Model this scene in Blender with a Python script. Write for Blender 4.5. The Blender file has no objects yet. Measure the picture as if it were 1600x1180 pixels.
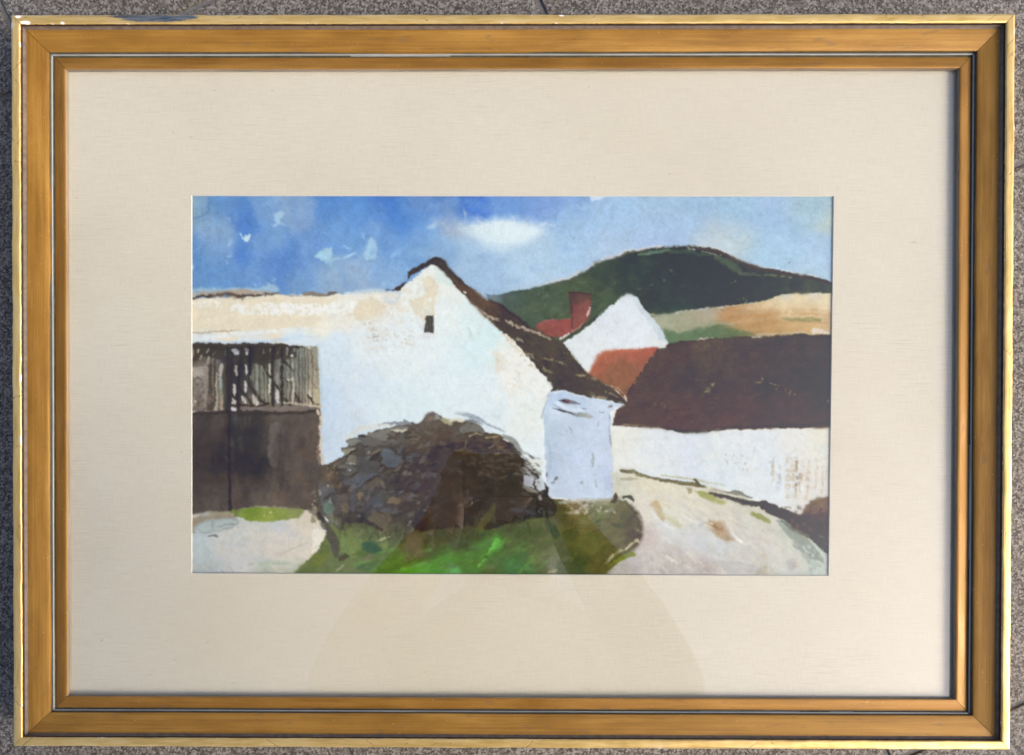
import bpy, bmesh, math, random
import numpy as np
from mathutils import Vector, Matrix

scene = bpy.context.scene
R = math.radians

# ------------------------------------------------------------------ camera
FPX, PPX, PPY = 1155.0, 785.0, 745.0          # focal length and principal point in photo pixels
LIFT = 0.010                                   # how far the frame's back stands off the floor
CAM = Vector((-0.0034, -0.0706, 0.6208 + LIFT))
cd = bpy.data.cameras.new('camera')
cam = bpy.data.objects.new('camera', cd)
scene.collection.objects.link(cam)
cam.location = CAM
_rv = Vector((R(-0.45), R(0.30), R(0.11)))
CAM_ROT = Matrix.Rotation(_rv.length, 3, _rv.normalized())
cam.rotation_mode = 'QUATERNION'
cam.rotation_quaternion = CAM_ROT.to_quaternion()
cd.sensor_width = 36.0
cd.lens = FPX / 1600 * 36.0
cd.shift_x = (800 - PPX) / 1600
cd.shift_y = (PPY - 590) / 1600
cd.clip_start = 0.01
cd.clip_end = 500
scene.camera = cam

# ------------------------------------------------------------------ sky and soft sun
SUN_AZ = Vector((0.94, -0.34)).normalized()    # where the light comes from
SUN_EL = R(35)
world = bpy.data.worlds.new('World')
scene.world = world
world.use_nodes = True
wn = world.node_tree
wn.nodes.clear()
wo = wn.nodes.new('ShaderNodeOutputWorld')
wb = wn.nodes.new('ShaderNodeBackground')
ws = wn.nodes.new('ShaderNodeTexSky')
ws.sky_type = 'NISHITA'
ws.sun_disc = False
ws.sun_elevation = SUN_EL
ws.sun_rotation = math.atan2(SUN_AZ.x, SUN_AZ.y)
ws.air_density = 0.30
ws.dust_density = 2.6
ws.ozone_density = 0.1
wb.inputs['Strength'].default_value = 0.15
wn.links.new(ws.outputs[0], wb.inputs['Color'])
wn.links.new(wb.outputs[0], wo.inputs['Surface'])

sd_ = bpy.data.lights.new('sun', 'SUN')
sd_.energy = 0.75
sd_.angle = R(25)
sd_.color = (1.0, 0.955, 0.88)
sun = bpy.data.objects.new('sun', sd_)
scene.collection.objects.link(sun)
_sv = Vector((SUN_AZ.x * math.cos(SUN_EL), SUN_AZ.y * math.cos(SUN_EL), math.sin(SUN_EL)))
sun.rotation_euler = _sv.to_track_quat('Z', 'Y').to_euler()
sun.location = (3, -2, 3)

vs = scene.view_settings
vs.view_transform = 'Standard'
vs.look = 'None'
vs.exposure = 1.48
vs.gamma = 1.0
vs.use_curve_mapping = False

# ------------------------------------------------------------------ helpers
def link(o, parent=None):
    scene.collection.objects.link(o)
    if parent is not None:
        o.parent = parent
    return o

def tag(o, label=None, cat=None, group=None, kind=None):
    if label: o['label'] = label
    if cat: o['category'] = cat
    if group: o['group'] = group
    if kind: o['kind'] = kind
    return o

def mesh_obj(name, verts, faces, mat, parent=None, smooth=False):
    me = bpy.data.meshes.new(name)
    me.from_pydata(verts, [], faces)
    me.materials.append(mat)
    if smooth:
        for p in me.polygons: p.use_smooth = True
    me.update()
    return link(bpy.data.objects.new(name, me), parent)

def unproject(px, py, z):
    """point of the scene at height z that the photograph shows at pixel (px, py)"""
    d = CAM_ROT @ Vector(((px - PPX) / FPX, -(py - PPY) / FPX, -1.0))
    t = (z - CAM.z) / d.z
    return CAM + d * t

class NT:
    """small helper for node trees"""
    def __init__(self, name):
        self.m = bpy.data.materials.new(name)
        self.m.use_nodes = True
        self.t = self.m.node_tree
        self.t.nodes.clear()
        self.out = self.t.nodes.new('ShaderNodeOutputMaterial')
    def n(self, typ, ins=None, **kw):
        nd = self.t.nodes.new(typ)
        for k, v in kw.items(): setattr(nd, k, v)
        for k, v in (ins or {}).items():
            s = nd.inputs[k]
            if hasattr(v, 'is_output') or isinstance(v, bpy.types.NodeSocket): self.t.links.new(v, s)
            else: s.default_value = v
        return nd
    def math(self, op, a, b=0.0, c=0.0, clamp=False):
        nd = self.n('ShaderNodeMath', {0: a, 1: b, 2: c}, operation=op)
        nd.use_clamp = clamp
        return nd.outputs[0]
    def noise(self, vec, scale, detail=3, rough=0.55, out=0):
        return self.n('ShaderNodeTexNoise', {'Vector': vec, 'Scale': scale, 'Detail': detail, 'Roughness': rough}).outputs[out]
    def mapping(self, vec, scale=(1, 1, 1), loc=(0, 0, 0), rot=(0, 0, 0)):
        return self.n('ShaderNodeMapping', {'Vector': vec, 'Scale': scale, 'Location': loc, 'Rotation': rot}).outputs[0]
    def ramp(self, fac, stops, interp='LINEAR'):
        nd = self.n('ShaderNodeValToRGB', {'Fac': fac})
        cr = nd.color_ramp
        cr.interpolation = interp
        while len(cr.elements) < len(stops): cr.elements.new(0.5)
        for e, (p, c) in zip(cr.elements, stops):
            e.position = p
            e.color = (*c, 1) if len(c) == 3 else c
        return nd.outputs[0]
    def mix(self, fac, a, b, blend='MIX'):
        nd = self.n('ShaderNodeMix', data_type='RGBA', blend_type=blend)
        for s, v in ((nd.inputs[0], fac), (nd.inputs[6], a), (nd.inputs[7], b)):
            if isinstance(v, bpy.types.NodeSocket): self.t.links.new(v, s)
            elif isinstance(v, (int, float)): s.default_value = v
            else: s.default_value = (*v, 1) if len(v) == 3 else v
        return nd.outputs[2]
    def bump(self, h, strength=0.3, dist=0.001, normal=None):
        ins = {'Height': h, 'Strength': strength, 'Distance': dist}
        if normal is not None: ins['Normal'] = normal
        return self.n('ShaderNodeBump', ins).outputs[0]
    def bsdf(self, **ins):
        b = self.n('ShaderNodeBsdfPrincipled')
        for k, v in ins.items():
            s = b.inputs[k.replace('_', ' ')]
            if isinstance(v, bpy.types.NodeSocket): self.t.links.new(v, s)
            elif isinstance(v, tuple) and len(v) == 3: s.default_value = (*v, 1)
            else: s.default_value = v
        self.t.links.new(b.outputs[0], self.out.inputs['Surface'])
        return b

# ------------------------------------------------------------------ materials
def mat_tile():
    k = NT('speckled_granite')
    ob = k.n('ShaderNodeTexCoord').outputs['Object']
    rnd = k.n('ShaderNodeObjectInfo').outputs['Random']
    off = k.n('ShaderNodeCombineXYZ', {0: k.math('MULTIPLY', rnd, 31.0), 1: k.math('MULTIPLY', rnd, 17.0), 2: 0.0}).outputs[0]
    p = k.n('ShaderNodeVectorMath', {0: ob, 1: off}, operation='ADD').outputs[0]
    warp = k.noise(p, 900, 2, 0.6, out=1)
    pw = k.n('ShaderNodeVectorMath', {0: warp, 1: (0.0022, 0.0022, 0.0)}, operation='MULTIPLY').outputs[0]
    p2 = k.n('ShaderNodeVectorMath', {0: p, 1: pw}, operation='ADD').outputs[0]
    vor = k.n('ShaderNodeTexVoronoi', {'Vector': p2, 'Scale': 640.0})
    sep = k.n('ShaderNodeSeparateColor', {0: vor.outputs['Color']})
    fine = k.noise(p, 1700, 2, 0.7)
    grain = k.math('ADD', k.math('MULTIPLY', sep.outputs[0], 0.62), k.math('MULTIPLY', fine, 0.38))
    col = k.ramp(grain, [(0.16, (0.030, 0.025, 0.019)), (0.36, (0.085, 0.075, 0.061)), (0.55, (0.155, 0.142, 0.122)), (0.8, (0.30, 0.282, 0.252))])
    blot = k.noise(p, 14, 3, 0.5)
    col = k.mix(1.0, col, k.ramp(blot, [(0.3, (0.82, 0.81, 0.79)), (0.7, (1.0, 1.0, 1.0))]), 'MULTIPLY')
    bmp = k.bump(k.math('ADD', grain, k.math('MULTIPLY', fine, 0.6)), 0.7, 0.0012)
    k.bsdf(Base_Color=col, Roughness=0.62, Normal=bmp, Specular_IOR_Level=0.35)
    return k.m

def mat_mortar():
    k = NT('grey_joint_mortar')
    ob = k.n('ShaderNodeTexCoord').outputs['Object']
    n = k.noise(ob, 400, 4, 0.6)
    col = k.ramp(n, [(0.3, (0.09, 0.088, 0.082)), (0.7, (0.16, 0.157, 0.15))])
    k.bsdf(Base_Color=col, Roughness=0.9, Normal=k.bump(n, 0.4, 0.0006))
    return k.m

def mat_bronze(name, c0, c1, c2, seed, metal=0.25, rough=0.42):
    """satin bronze-gold paint brushed along the moulding (local x is the length)"""
    k = NT(name)
    ob = k.n('ShaderNodeTexCoord').outputs['Object']
    rnd = k.n('ShaderNodeObjectInfo').outputs['Random']
    off = k.n('ShaderNodeCombineXYZ', {0: k.math('MULTIPLY', rnd, 9.0), 1: k.math('MULTIPLY', rnd, 3.0), 2: seed}).outputs[0]
    p = k.n('ShaderNodeVectorMath', {0: ob, 1: off}, operation='ADD').outputs[0]
    streak = k.noise(k.mapping(p, (9, 620, 620)), 1.0, 4, 0.62)
    fine = k.noise(k.mapping(p, (40, 2400, 2400)), 1.0, 2, 0.6)
    blot = k.noise(k.mapping(p, (18, 60, 60)), 1.0, 3, 0.55)
    f = k.math('ADD', k.math('MULTIPLY', streak, 0.42), k.math('ADD', k.math('MULTIPLY', fine, 0.12), k.math('MULTIPLY', blot, 0.46)))
    col = k.ramp(f, [(0.36, c0), (0.5, c1), (0.63, c2)])
    speck = k.noise(k.mapping(p, (420, 640, 640)), 1.0, 2, 0.5)
    col = k.mix(k.ramp(speck, [(0.71, (0, 0, 0)), (0.76, (0.7, 0.7, 0.7))]), col, (0.55, 0.36, 0.16))
    speck2 = k.noise(k.mapping(p, (260, 500, 500), loc=(3, 1, 7)), 1.0, 2, 0.5)
    col = k.mix(k.ramp(speck2, [(0.70, (0, 0, 0)), (0.77, (0.55, 0.55, 0.55))]), col, (0.12, 0.06, 0.02))
    rub = k.noise(k.mapping(p, (11, 150, 150), loc=(2, 9, 4)), 1.0, 5, 0.65)
    col = k.mix(k.ramp(rub, [(0.52, (0, 0, 0)), (0.68, (0.5, 0.5, 0.5))]), col, (c2[0] * 1.18, c2[1] * 1.22, c2[2] * 1.5))
    col = k.mix(k.ramp(rub, [(0.30, (0.45, 0.45, 0.45)), (0.44, (0, 0, 0))]), col, (c0[0] * 0.8, c0[1] * 0.78, c0[2] * 0.9))
    dent = k.noise(k.mapping(p, (70, 190, 190), loc=(8, 3, 2)), 1.0, 2, 0.4)
    col = k.mix(k.ramp(dent, [(0.66, (0, 0, 0)), (0.74, (0.45, 0.45, 0.45))]), col, (0.20, 0.11, 0.045))
    f = k.math('SUBTRACT', f, k.math('MULTIPLY', k.ramp(dent, [(0.66, (0, 0, 0)), (0.74, (1, 1, 1))]), 0.35))
    rg = k.ramp(blot, [(0.3, (rough - 0.08,) * 3), (0.7, (rough + 0.14,) * 3)])
    k.bsdf(Base_Color=col, Roughness=rg, Metallic=metal, Normal=k.bump(f, 0.35, 0.0006))
    return k.m

def mat_gilt():
    """rubbed gold leaf; the attribute 'wear' marks chips (r), cracks (g) and a blue-grey stretch (b)"""
    k = NT('rubbed_gold_leaf')
    ob = k.n('ShaderNodeTexCoord').outputs['Object']
    rnd = k.n('ShaderNodeObjectInfo').outputs['Random']
    off = k.n('ShaderNodeCombineXYZ', {0: k.math('MULTIPLY', rnd, 7.0), 1: 0.0, 2: 0.0}).outputs[0]
    p = k.n('ShaderNodeVectorMath', {0: ob, 1: off}, operation='ADD').outputs[0]
    blot = k.noise(k.mapping(p, (35, 260, 260)), 1.0, 4, 0.6)
    fine = k.noise(k.mapping(p, (300, 1500, 1500)), 1.0, 2, 0.6)
    col = k.ramp(blot, [(0.3, (0.52, 0.345, 0.10)), (0.5, (0.67, 0.47, 0.165)), (0.72, (0.76, 0.58, 0.26))])
    rub = k.noise(k.mapping(p, (60, 700, 700), loc=(5, 2, 1)), 1.0, 4, 0.65)
    col = k.mix(k.ramp(rub, [(0.66, (0, 0, 0)), (0.80, (0.5, 0.5, 0.5))]), col, (0.48, 0.33, 0.16))
    at = k.n('ShaderNodeAttribute', attribute_name='wear')
    sp = k.n('ShaderNodeSeparateColor', {0: at.outputs['Color']})
    col = k.mix(sp.outputs[2], col, k.ramp(rub, [(0.35, (0.04, 0.07, 0.11)), (0.65, (0.20, 0.22, 0.22))]))  # blue-grey tone on part of the top lip
    col = k.mix(sp.outputs[0], col, (0.88, 0.82, 0.68))
    col = k.mix(sp.outputs[1], col, (0.10, 0.055, 0.02))
    dull = k.math('MAXIMUM', sp.outputs[0], sp.outputs[1])
    metal = k.math('MULTIPLY', k.math('SUBTRACT', 1.0, dull), 0.55)
    rg = k.math('ADD', k.math('MULTIPLY', fine, 0.22), k.math('ADD', k.math('MULTIPLY', dull, 0.3), 0.26))
    h = k.math('SUBTRACT', k.math('MULTIPLY', blot, 0.5), dull)
    k.bsdf(Base_Color=col, Roughness=rg, Metallic=metal, Normal=k.bump(h, 0.4, 0.0005))
    return k.m

def mat_plain(name, c0, c1, scale=200, rough=0.7, metal=0.0, bump=0.2, dist=0.0004, mp=(1, 1, 1)):
    k = NT(name)
    ob = k.n('ShaderNodeTexCoord').outputs['Object']
    n = k.noise(k.mapping(ob, mp), scale, 4, 0.6)
    k.bsdf(Base_Color=k.ramp(n, [(0.3, c0), (0.7, c1)]), Roughness=rough, Metallic=metal, Normal=k.bump(n, bump, dist))
    return k.m

def mat_linen():
    k = NT('ivory_linen_mat')
    ob = k.n('ShaderNodeTexCoord').outputs['Object']
    th = k.noise(k.mapping(ob, (55, 2100, 1)), 1.0, 3, 0.65)          # horizontal threads
    tv = k.noise(k.mapping(ob, (2300, 90, 1)), 1.0, 2, 0.6)           # faint warp
    slub = k.noise(k.mapping(ob, (26, 950, 1), loc=(3, 5, 0)), 1.0, 2, 0.6)
    blot = k.noise(k.mapping(ob, (7, 9, 1)), 1.0, 4, 0.5)
    f = k.math('ADD', k.math('MULTIPLY', th, 0.6), k.math('MULTIPLY', tv, 0.4))
    col = k.ramp(f, [(0.32, (0.525, 0.480, 0.378)), (0.5, (0.590, 0.548, 0.438)), (0.68, (0.64, 0.600, 0.492))])
    here = k.ramp(k.noise(k.mapping(ob, (13, 17, 1), loc=(6, 1, 0)), 1.0, 3, 0.6), [(0.42, (0.1, 0.1, 0.1)), (0.66, (1, 1, 1))])
    slubm = k.math('MULTIPLY', k.ramp(slub, [(0.58, (0, 0, 0)), (0.74, (0.75, 0.75, 0.75))]), here)
    col = k.mix(slubm, col, (0.45, 0.41, 0.32))
    col = k.mix(k.ramp(slub, [(0.24, (0.5, 0.5, 0.5)), (0.34, (0, 0, 0))]), col, (0.65, 0.615, 0.52))
    col = k.mix(1.0, col, k.ramp(blot, [(0.28, (0.945, 0.935, 0.91)), (0.5, (0.985, 0.98, 0.97)), (0.72, (1, 1, 1))]), 'MULTIPLY')
    stain = k.noise(k.mapping(ob, (3.1, 4.3, 1), loc=(9, 4, 0)), 1.0, 5, 0.6)
    col = k.mix(k.ramp(stain, [(0.50, (0, 0, 0)), (0.72, (0.35, 0.35, 0.35))]), col, (0.56, 0.49, 0.36))
    spot = k.noise(k.mapping(ob, (150, 210, 1), loc=(1, 2, 0)), 1.0, 1, 0.5)
    col = k.mix(k.ramp(spot, [(0.76, (0, 0, 0)), (0.81, (0.4, 0.4, 0.4))]), col, (0.36, 0.30, 0.22))
    k.bsdf(Base_Color=col, Roughness=0.92, Normal=k.bump(f, 0.35, 0.0003), Specular_IOR_Level=0.15)
    return k.m

def mat_paper():
    k = NT('watercolour_on_paper')
    ob = k.n('ShaderNodeTexCoord').outputs['Object']
    at = k.n('ShaderNodeAttribute', attribute_name='paint')
    g1 = k.noise(ob, 620, 3, 0.6)
    g2 = k.noise(ob, 240, 2, 0.5)
    h = k.math('ADD', k.math('MULTIPLY', g1, 0.7), k.math('MULTIPLY', g2, 0.5))
    k.bsdf(Base_Color=at.outputs['Color'], Roughness=0.88, Normal=k.bump(h, 0.32, 0.0006), Specular_IOR_Level=0.12)
    return k.m

def mat_glass():
    """clear picture glass: mirror reflection by angle, the rest passes straight through"""
    k = NT('clear_picture_glass')
    lw = k.n('ShaderNodeLayerWeight', {'Blend': 0.5})
    fac = k.math('ADD', 0.094, k.math('MULTIPLY', k.math('POWER', lw.outputs['Facing'], 5.0), 0.9), clamp=True)
    tr = k.n('ShaderNodeBsdfTransparent', {'Color': (0.985, 0.992, 0.985, 1)})
    gl = k.n('ShaderNodeBsdfGlossy', {'Color': (1, 1, 1, 1), 'Roughness': 0.012})
    mx = k.n('ShaderNodeMixShader', {0: fac, 1: tr.outputs[0], 2: gl.outputs[0]})
    k.t.links.new(mx.outputs[0], k.out.inputs['Surface'])
    return k.m

def mat_glass_back():
    k = NT('clear_glass_underside')
    tr = k.n('ShaderNodeBsdfTransparent', {'Color': (0.995, 1.0, 0.997, 1)})
    k.t.links.new(tr.outputs[0], k.out.inputs['Surface'])
    return k.m

M_TILE, M_MORTAR = mat_tile(), mat_mortar()

# ------------------------------------------------------------------ the floor: granite tiles set askew to the frame
A = R(25)
o0 = unproject(56.0, 127.3, 0.0)
STEP = 764 * CAM.z / FPX
ux, uy = Vector((math.cos(A), math.sin(A), 0)), Vector((math.sin(A), -math.cos(A), 0))
JOINT, TH = 0.0048, 0.016
ROWS = range(-7, 9)

bed_c = o0 + ux * STEP * 1.0 + uy * STEP * 1.0
hb = STEP * 8.0
mesh_bed = [(bed_c + ux * sx * hb + uy * sy * hb + Vector((0, 0, z))) for z in (-0.06, -0.0022) for sx, sy in ((-1, 1), (1, 1), (1, -1), (-1, -1))]
floor = mesh_obj('floor', [tuple(v) for v in mesh_bed],
                 [(3, 2, 1, 0), (4, 5, 6, 7), (0, 1, 5, 4), (1, 2, 6, 5), (2, 3, 7, 6), (3, 0, 4, 7)], M_MORTAR)
tag(floor, kind='structure')

def tile_mesh():
    bm = bmesh.new()
    bmesh.ops.create_cube(bm, size=1.0)
    s = STEP - JOINT
    for v in bm.verts:
        v.co = Vector((v.co.x * s, v.co.y * s, (v.co.z - 0.5) * TH))
    top = [e for e in bm.edges if all(v.co.z > -1e-6 for v in e.verts)] + [e for e in bm.edges if abs(e.verts[0].co.z - e.verts[1].co.z) > TH * 0.5]
    bmesh.ops.bevel(bm, geom=top, offset=0.0012, segments=2, profile=0.6, affect='EDGES')
    me = bpy.data.meshes.new('tile')
    bm.to_mesh(me); bm.free()
    me.materials.append(M_TILE)
    for p in me.polygons: p.use_smooth = False
    return me

tm = tile_mesh()
rng = random.Random(4)
for i in ROWS:
    for j in ROWS:
        t = bpy.data.objects.new('tile', tm)
        c = o0 + ux * STEP * (i + 0.5) + uy * STEP * (j + 0.5)
        t.location = (c.x, c.y, rng.uniform(-0.0004, 0.0))
        t.rotation_euler = (rng.uniform(-1, 1) * 0.0006, rng.uniform(-1, 1) * 0.0006, A + rng.choice((0, 1, 2, 3)) * math.pi / 2)
        link(t, floor)

# ------------------------------------------------------------------ the framed picture
W, H = 0.800, 0.5862
M_WOOD = mat_bronze('satin_bronze_wood', (0.222, 0.104, 0.012), (0.292, 0.144, 0.018), (0.352, 0.185, 0.029), 1.0, metal=0.25, rough=0.5)
M_SLIP = mat_bronze('satin_bronze_slip', (0.215, 0.098, 0.012), (0.275, 0.132, 0.018), (0.335, 0.170, 0.030), 5.0, metal=0.35, rough=0.46)
M_GILT = mat_gilt()
M_UMBER = mat_plain('dull_umber_paint', (0.075, 0.050, 0.033), (0.15, 0.105, 0.068), 160, 0.6, 0.0)
M_LIP_SHADE = mat_plain('painted_lip_shade', (0.020, 0.011, 0.005), (0.045, 0.026, 0.012), 200, 0.6)  # near-black colour stands in for the shade of the lip's undercut
M_GROOVE = mat_plain('dark_olive_groove', (0.05, 0.046, 0.028), (0.095, 0.09, 0.06), 160, 0.5)
M_SILVER = mat_plain('grey_silver_paint', (0.24, 0.245, 0.215), (0.36, 0.365, 0.325), 120, 0.45, 0.1, mp=(0.2, 1, 1))
M_LINER = mat_plain('pale_raw_wood', (0.17, 0.13, 0.085), (0.25, 0.20, 0.14), 200, 0.8, mp=(0.1, 1, 1))
M_BOARD = mat_plain('brown_backing_board', (0.16, 0.11, 0.07), (0.24, 0.17, 0.11), 90, 0.9)
M_CORE = mat_plain('cream_mat_core', (0.54, 0.51, 0.43), (0.62, 0.59, 0.51), 300, 0.9)

picture = bpy.data.objects.new('framed_picture', None)
picture.empty_display_size = 0.1
picture.location.z = LIFT
link(picture)
tag(picture, 'watercolour of white farmhouses in a wide bronze and gilt wooden frame lying on granite tiles', 'framed picture')

# cross-sections: (distance inward from the outer edge, height), metres
LIP = [(0.0, 0.0006 - LIFT), (0.0, 0.0282), (0.0003, 0.0290), (0.0009, 0.0295), (0.0022, 0.0298), (0.0050, 0.0298),
       (0.0066, 0.0296), (0.0071, 0.0292), (0.0073, 0.0284), (0.0073, 0.0262)]
STEPW = [(0.0074, 0.0262), (0.0079, 0.0257), (0.0083, 0.0248), (0.0092, 0.0243)]
WOOD = [(0.0092, 0.0243), (0.0104, 0.0243), (0.0135, 0.0238), (0.0180, 0.0228), (0.0215, 0.0220), (0.0238, 0.0215), (0.0246, 0.0210), (0.0248, 0.0203)]
FILL = [(0.0248, 0.0202), (0.02495, 0.0180), (0.0252, 0.0181), (0.0256, 0.0184), (0.0261, 0.0183), (0.0264, 0.0179), (0.0266, 0.0167), (0.0276, 0.0169)]
SLIP = [(0.0276, 0.0170), (0.0284, 0.0173), (0.0310, 0.0177), (0.0345, 0.0182), (0.0362, 0.0184), (0.0368, 0.0181), (0.0370, 0.0175), (0.0370, 0.0139)]
def refine(prof, step):
    out = [prof[0]]
    for (a0, b0), (a1, b1) in zip(prof, prof[1:]):
        k = max(1, int(math.hypot(a1 - a0, b1 - b0) / step)) if b0 > 0.02 else 1
        out += [(a0 + (a1 - a0) * i / k, b0 + (b1 - b0) * i / k) for i in range(1, k + 1)]
    return out
LIP = refine(LIP, 0.00034)
GAP = 0.00020                                           # hairline left open at each mitre

def rail_piece(name, prof, half, mat, parent, seg, seed, wob=0.00012, base=0.0028):
    """a mitred length of moulding: the profile swept along local x, outer edge at y = 0, inside at -y"""
    prof = list(prof)
    closed = ([(prof[0][0], base)] if prof[0][1] > base + 1e-5 else []) + prof + ([(prof[-1][0], base)] if prof[-1][1] > base + 1e-5 else [])
    n = len(closed)
    g = np.random.default_rng(seed)
    t = np.linspace(-1, 1, seg + 1)
    k = np.arange(seg + 1)
    wave = sum(np.sin(k * f + ph) * a for f, ph, a in ((0.05, g.uniform(0, 6), 1.0), (0.13, g.uniform(0, 6), .6), (0.41, g.uniform(0, 6), .35)))
    verts = []
    for i in range(seg + 1):
        for j, (o, z) in enumerate(closed):
            L = half - o - GAP
            w = wob * wave[i] * (1.0 - abs(t[i]) ** 12)
            verts.append((t[i] * L, -o + w * 0.6, z + (w * 0.5 if 0 < j < n - 1 else 0)))
    faces = []
    for i in range(seg):
        for j in range(n):
            a, b = i * n + j, i * n + (j + 1) % n
            faces.append((a, b, b + n, a + n))
    faces.append(tuple(range(n)))
    faces.append(tuple(reversed([seg * n + j for j in range(n)])))
    o = mesh_obj(name, verts, faces, mat, parent, smooth=True)
    me = o.data
    bm = bmesh.new(); bm.from_mesh(me)
    bmesh.ops.recalc_face_normals(bm, faces=bm.faces)
    for e in bm.edges:
        if len(e.link_faces) == 2 and e.calc_face_angle(0) > R(38): e.smooth = False
    bm.to_mesh(me); bm.free()
    return o

def wear_attr(o, prof_n, seg, half, marks, seed):
    """chips, cracks and a blue-grey patch along the gilt lip; marks are (kind, along 0..1, across 0..1, length m, width 0..1)"""
    me = o.data
    g = np.random.default_rng(seed)
    co = np.empty(len(me.vertices) * 3, np.float32)
    me.vertices.foreach_get('co', co)
    co = co.reshape(-1, 3)
    u = (co[:, 0] + half) / (2 * half)
    v = np.clip(-co[:, 1] / 0.0077, 0, 1)
    out = np.zeros((len(co), 4), np.float32); out[:, 3] = 1
    jit = g.normal(0, 1, len(co)) * 0.18
    for kind, a, c, ln, wd in marks:
        du = (u - a) * 2 * half / (ln * 0.5)
        dv = (v - c) / (wd * 0.5)
        if kind == 'crack':                              # a slanting hairline across the lip
            du = ((u - a) * 2 * half - (v - c) * ln) / 0.0007
            m = np.clip(1.4 - np.abs(du), 0, 1) * (np.abs(v - c) < wd * 0.5)
            out[:, 1] = np.maximum(out[:, 1], m * np.clip(0.55 + 1.6 * jit, 0, 1))
        elif kind == 'line':
            m = np.clip(1.3 - np.maximum(np.abs(du), np.abs(dv)) ** 2 + jit, 0, 1)
            out[:, 1] = np.maximum(out[:, 1], m * 0.5)
        else:
            m = np.clip(1.25 - (np.abs(du) ** 2.5 + np.abs(dv) ** 2.5) + jit, 0, 1)
            ch = 0 if kind == 'chip' else 2
            out[:, ch] = np.maximum(out[:, ch], np.clip(m * 1.6, 0, 1))
    at = me.attributes.new('wear', 'FLOAT_COLOR', 'POINT')
    at.data.foreach_set('color', out.ravel())

def random_marks(seed, n_crack, n_chip, n_line):
    g = random.Random(seed)
    mk = []
    for _ in range(n_crack): mk.append(('crack', g.choice((g.betavariate(.6, 3), 1 - g.betavariate(.6, 3), g.random())), g.uniform(.2, .8), g.choice((-1, 1)) * g.uniform(.001, .02), g.choice((.15, .2, .3, .9))))
    for _ in range(n_chip): mk.append(('chip', g.choice((g.betavariate(.6, 3), 1 - g.betavariate(.6, 3), g.random())), g.choice((0.05, .97)), g.choice((.0008, .0015, .004)), g.uniform(.06, .2)))
    for _ in range(n_line): mk.append(('line', g.uniform(.01, .99), g.choice((0.14, 0.18, .8)), g.uniform(.006, .03), g.uniform(.03, .06)))
    return mk

rails = [  # side, half length, z-rotation, position of the outer edge, extra marks
    ('top', W / 2, 0, (0, H / 2), [('blue_patch', .145, .42, .055, .75), ('blue_patch', .118, .2, .03, .4), ('blue_patch', .175, .3, .02, .5), ('chip', .015, .82, .008, .3), ('chip', .052, .86, .003, .2), ('chip', .008, .2, .005, .4), ('line', .10, .2, .06, .12), ('line', .66, .1, .12, .08), ('line', .90, .12, .10, .1), ('chip', .55, .15, .004, .25)]),
    ('right', H / 2, -math.pi / 2, (W / 2, 0), [('crack', .04, .6, .008, .6), ('crack', .055, .5, .01, .5), ('line', .93, .2, .03, .08)]),
    ('bottom', W / 2, math.pi, (0, -H / 2), [('line', .3, .16, .2, .06), ('line', .72, .16, .2, .06), ('crack', .64, .5, .012, .5), ('line', .86, .9, .02, .08)]),
    ('left', H / 2, math.pi / 2, (-W / 2, 0), [('crack', .93, .6, .010, .8), ('line', .955, .2, .05, .12), ('chip', .505, .97, .006, .22), ('chip', .42, .97, .008, .22), ('crack', .48, .5, .003, .9), ('line', .05, .2, .03, .1), ('chip', .985, .1, .006, .35)]),
]
for side, half, rz, pos, marks in rails:
    seg = 1100 if half > 0.35 else 800
    sd0 = {'top': 11, 'right': 12, 'bottom': 13, 'left': 14}[side]
    rail = rail_piece('frame_rail', WOOD, half, M_WOOD, picture, 160, sd0)
    rail.location = (pos[0], pos[1], 0)
    rail.rotation_euler = (0, 0, rz)
    tag(rail, {'top': 'bronze moulding along the top', 'right': 'bronze moulding along the right side', 'bottom': 'bronze moulding along the bottom', 'left': 'bronze moulding along the left side'}[side])
    lip = rail_piece('gilt_lip', LIP, half, M_GILT, rail, seg, sd0 + 20, 0.00018, base=0.0006 - LIFT)
    lip.data.materials.append(M_LIP_SHADE)
    for p in lip.data.polygons:
        if p.normal.y < -0.75 and p.center.z < 0.0286: p.material_index = 1
    wear_attr(lip, len(LIP), seg, half, marks + random_marks(sd0, 12, 9, 5), sd0)
    rail_piece('lip_inner_wall', STEPW, half, M_UMBER, rail, 40, sd0 + 30, 0.0)
    fil = rail_piece('silver_fillet', FILL, half, M_SILVER, rail, 120, sd0 + 40, 0.00008)
    fil.data.materials.append(M_GROOVE)
    for p in fil.data.polygons:
        if not (-0.02645 < p.center.y < -0.0250): p.material_index = 1
    slip = rail_piece('sight_edge', SLIP, half, M_SLIP, rail, 160, sd0 + 50, 0.0001, base=0.0139)
    slip.data.materials.append(M_LINER)
    for p in slip.data.polygons:
        if p.normal.y < -0.9 and p.center.z < 0.0174: p.material_index = 1

# backing board, mat with its bevelled window, painting, glass
def slab(name, x, y, z0, z1, mat, parent):
    v = [(sx * x, sy * y, z) for z in (z0, z1) for sx, sy in ((-1, -1), (1, -1), (1, 1), (-1, 1))]
    f = [(3, 2, 1, 0), (4, 5, 6, 7), (0, 1, 5, 4), (1, 2, 6, 5), (2, 3, 7, 6), (3, 0, 4, 7)]
    return mesh_obj(name, v, f, mat, parent)

slab('backing_board', W / 2 - 0.026, H / 2 - 0.026, 0.0060, 0.0100, M_BOARD, picture)

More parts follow.
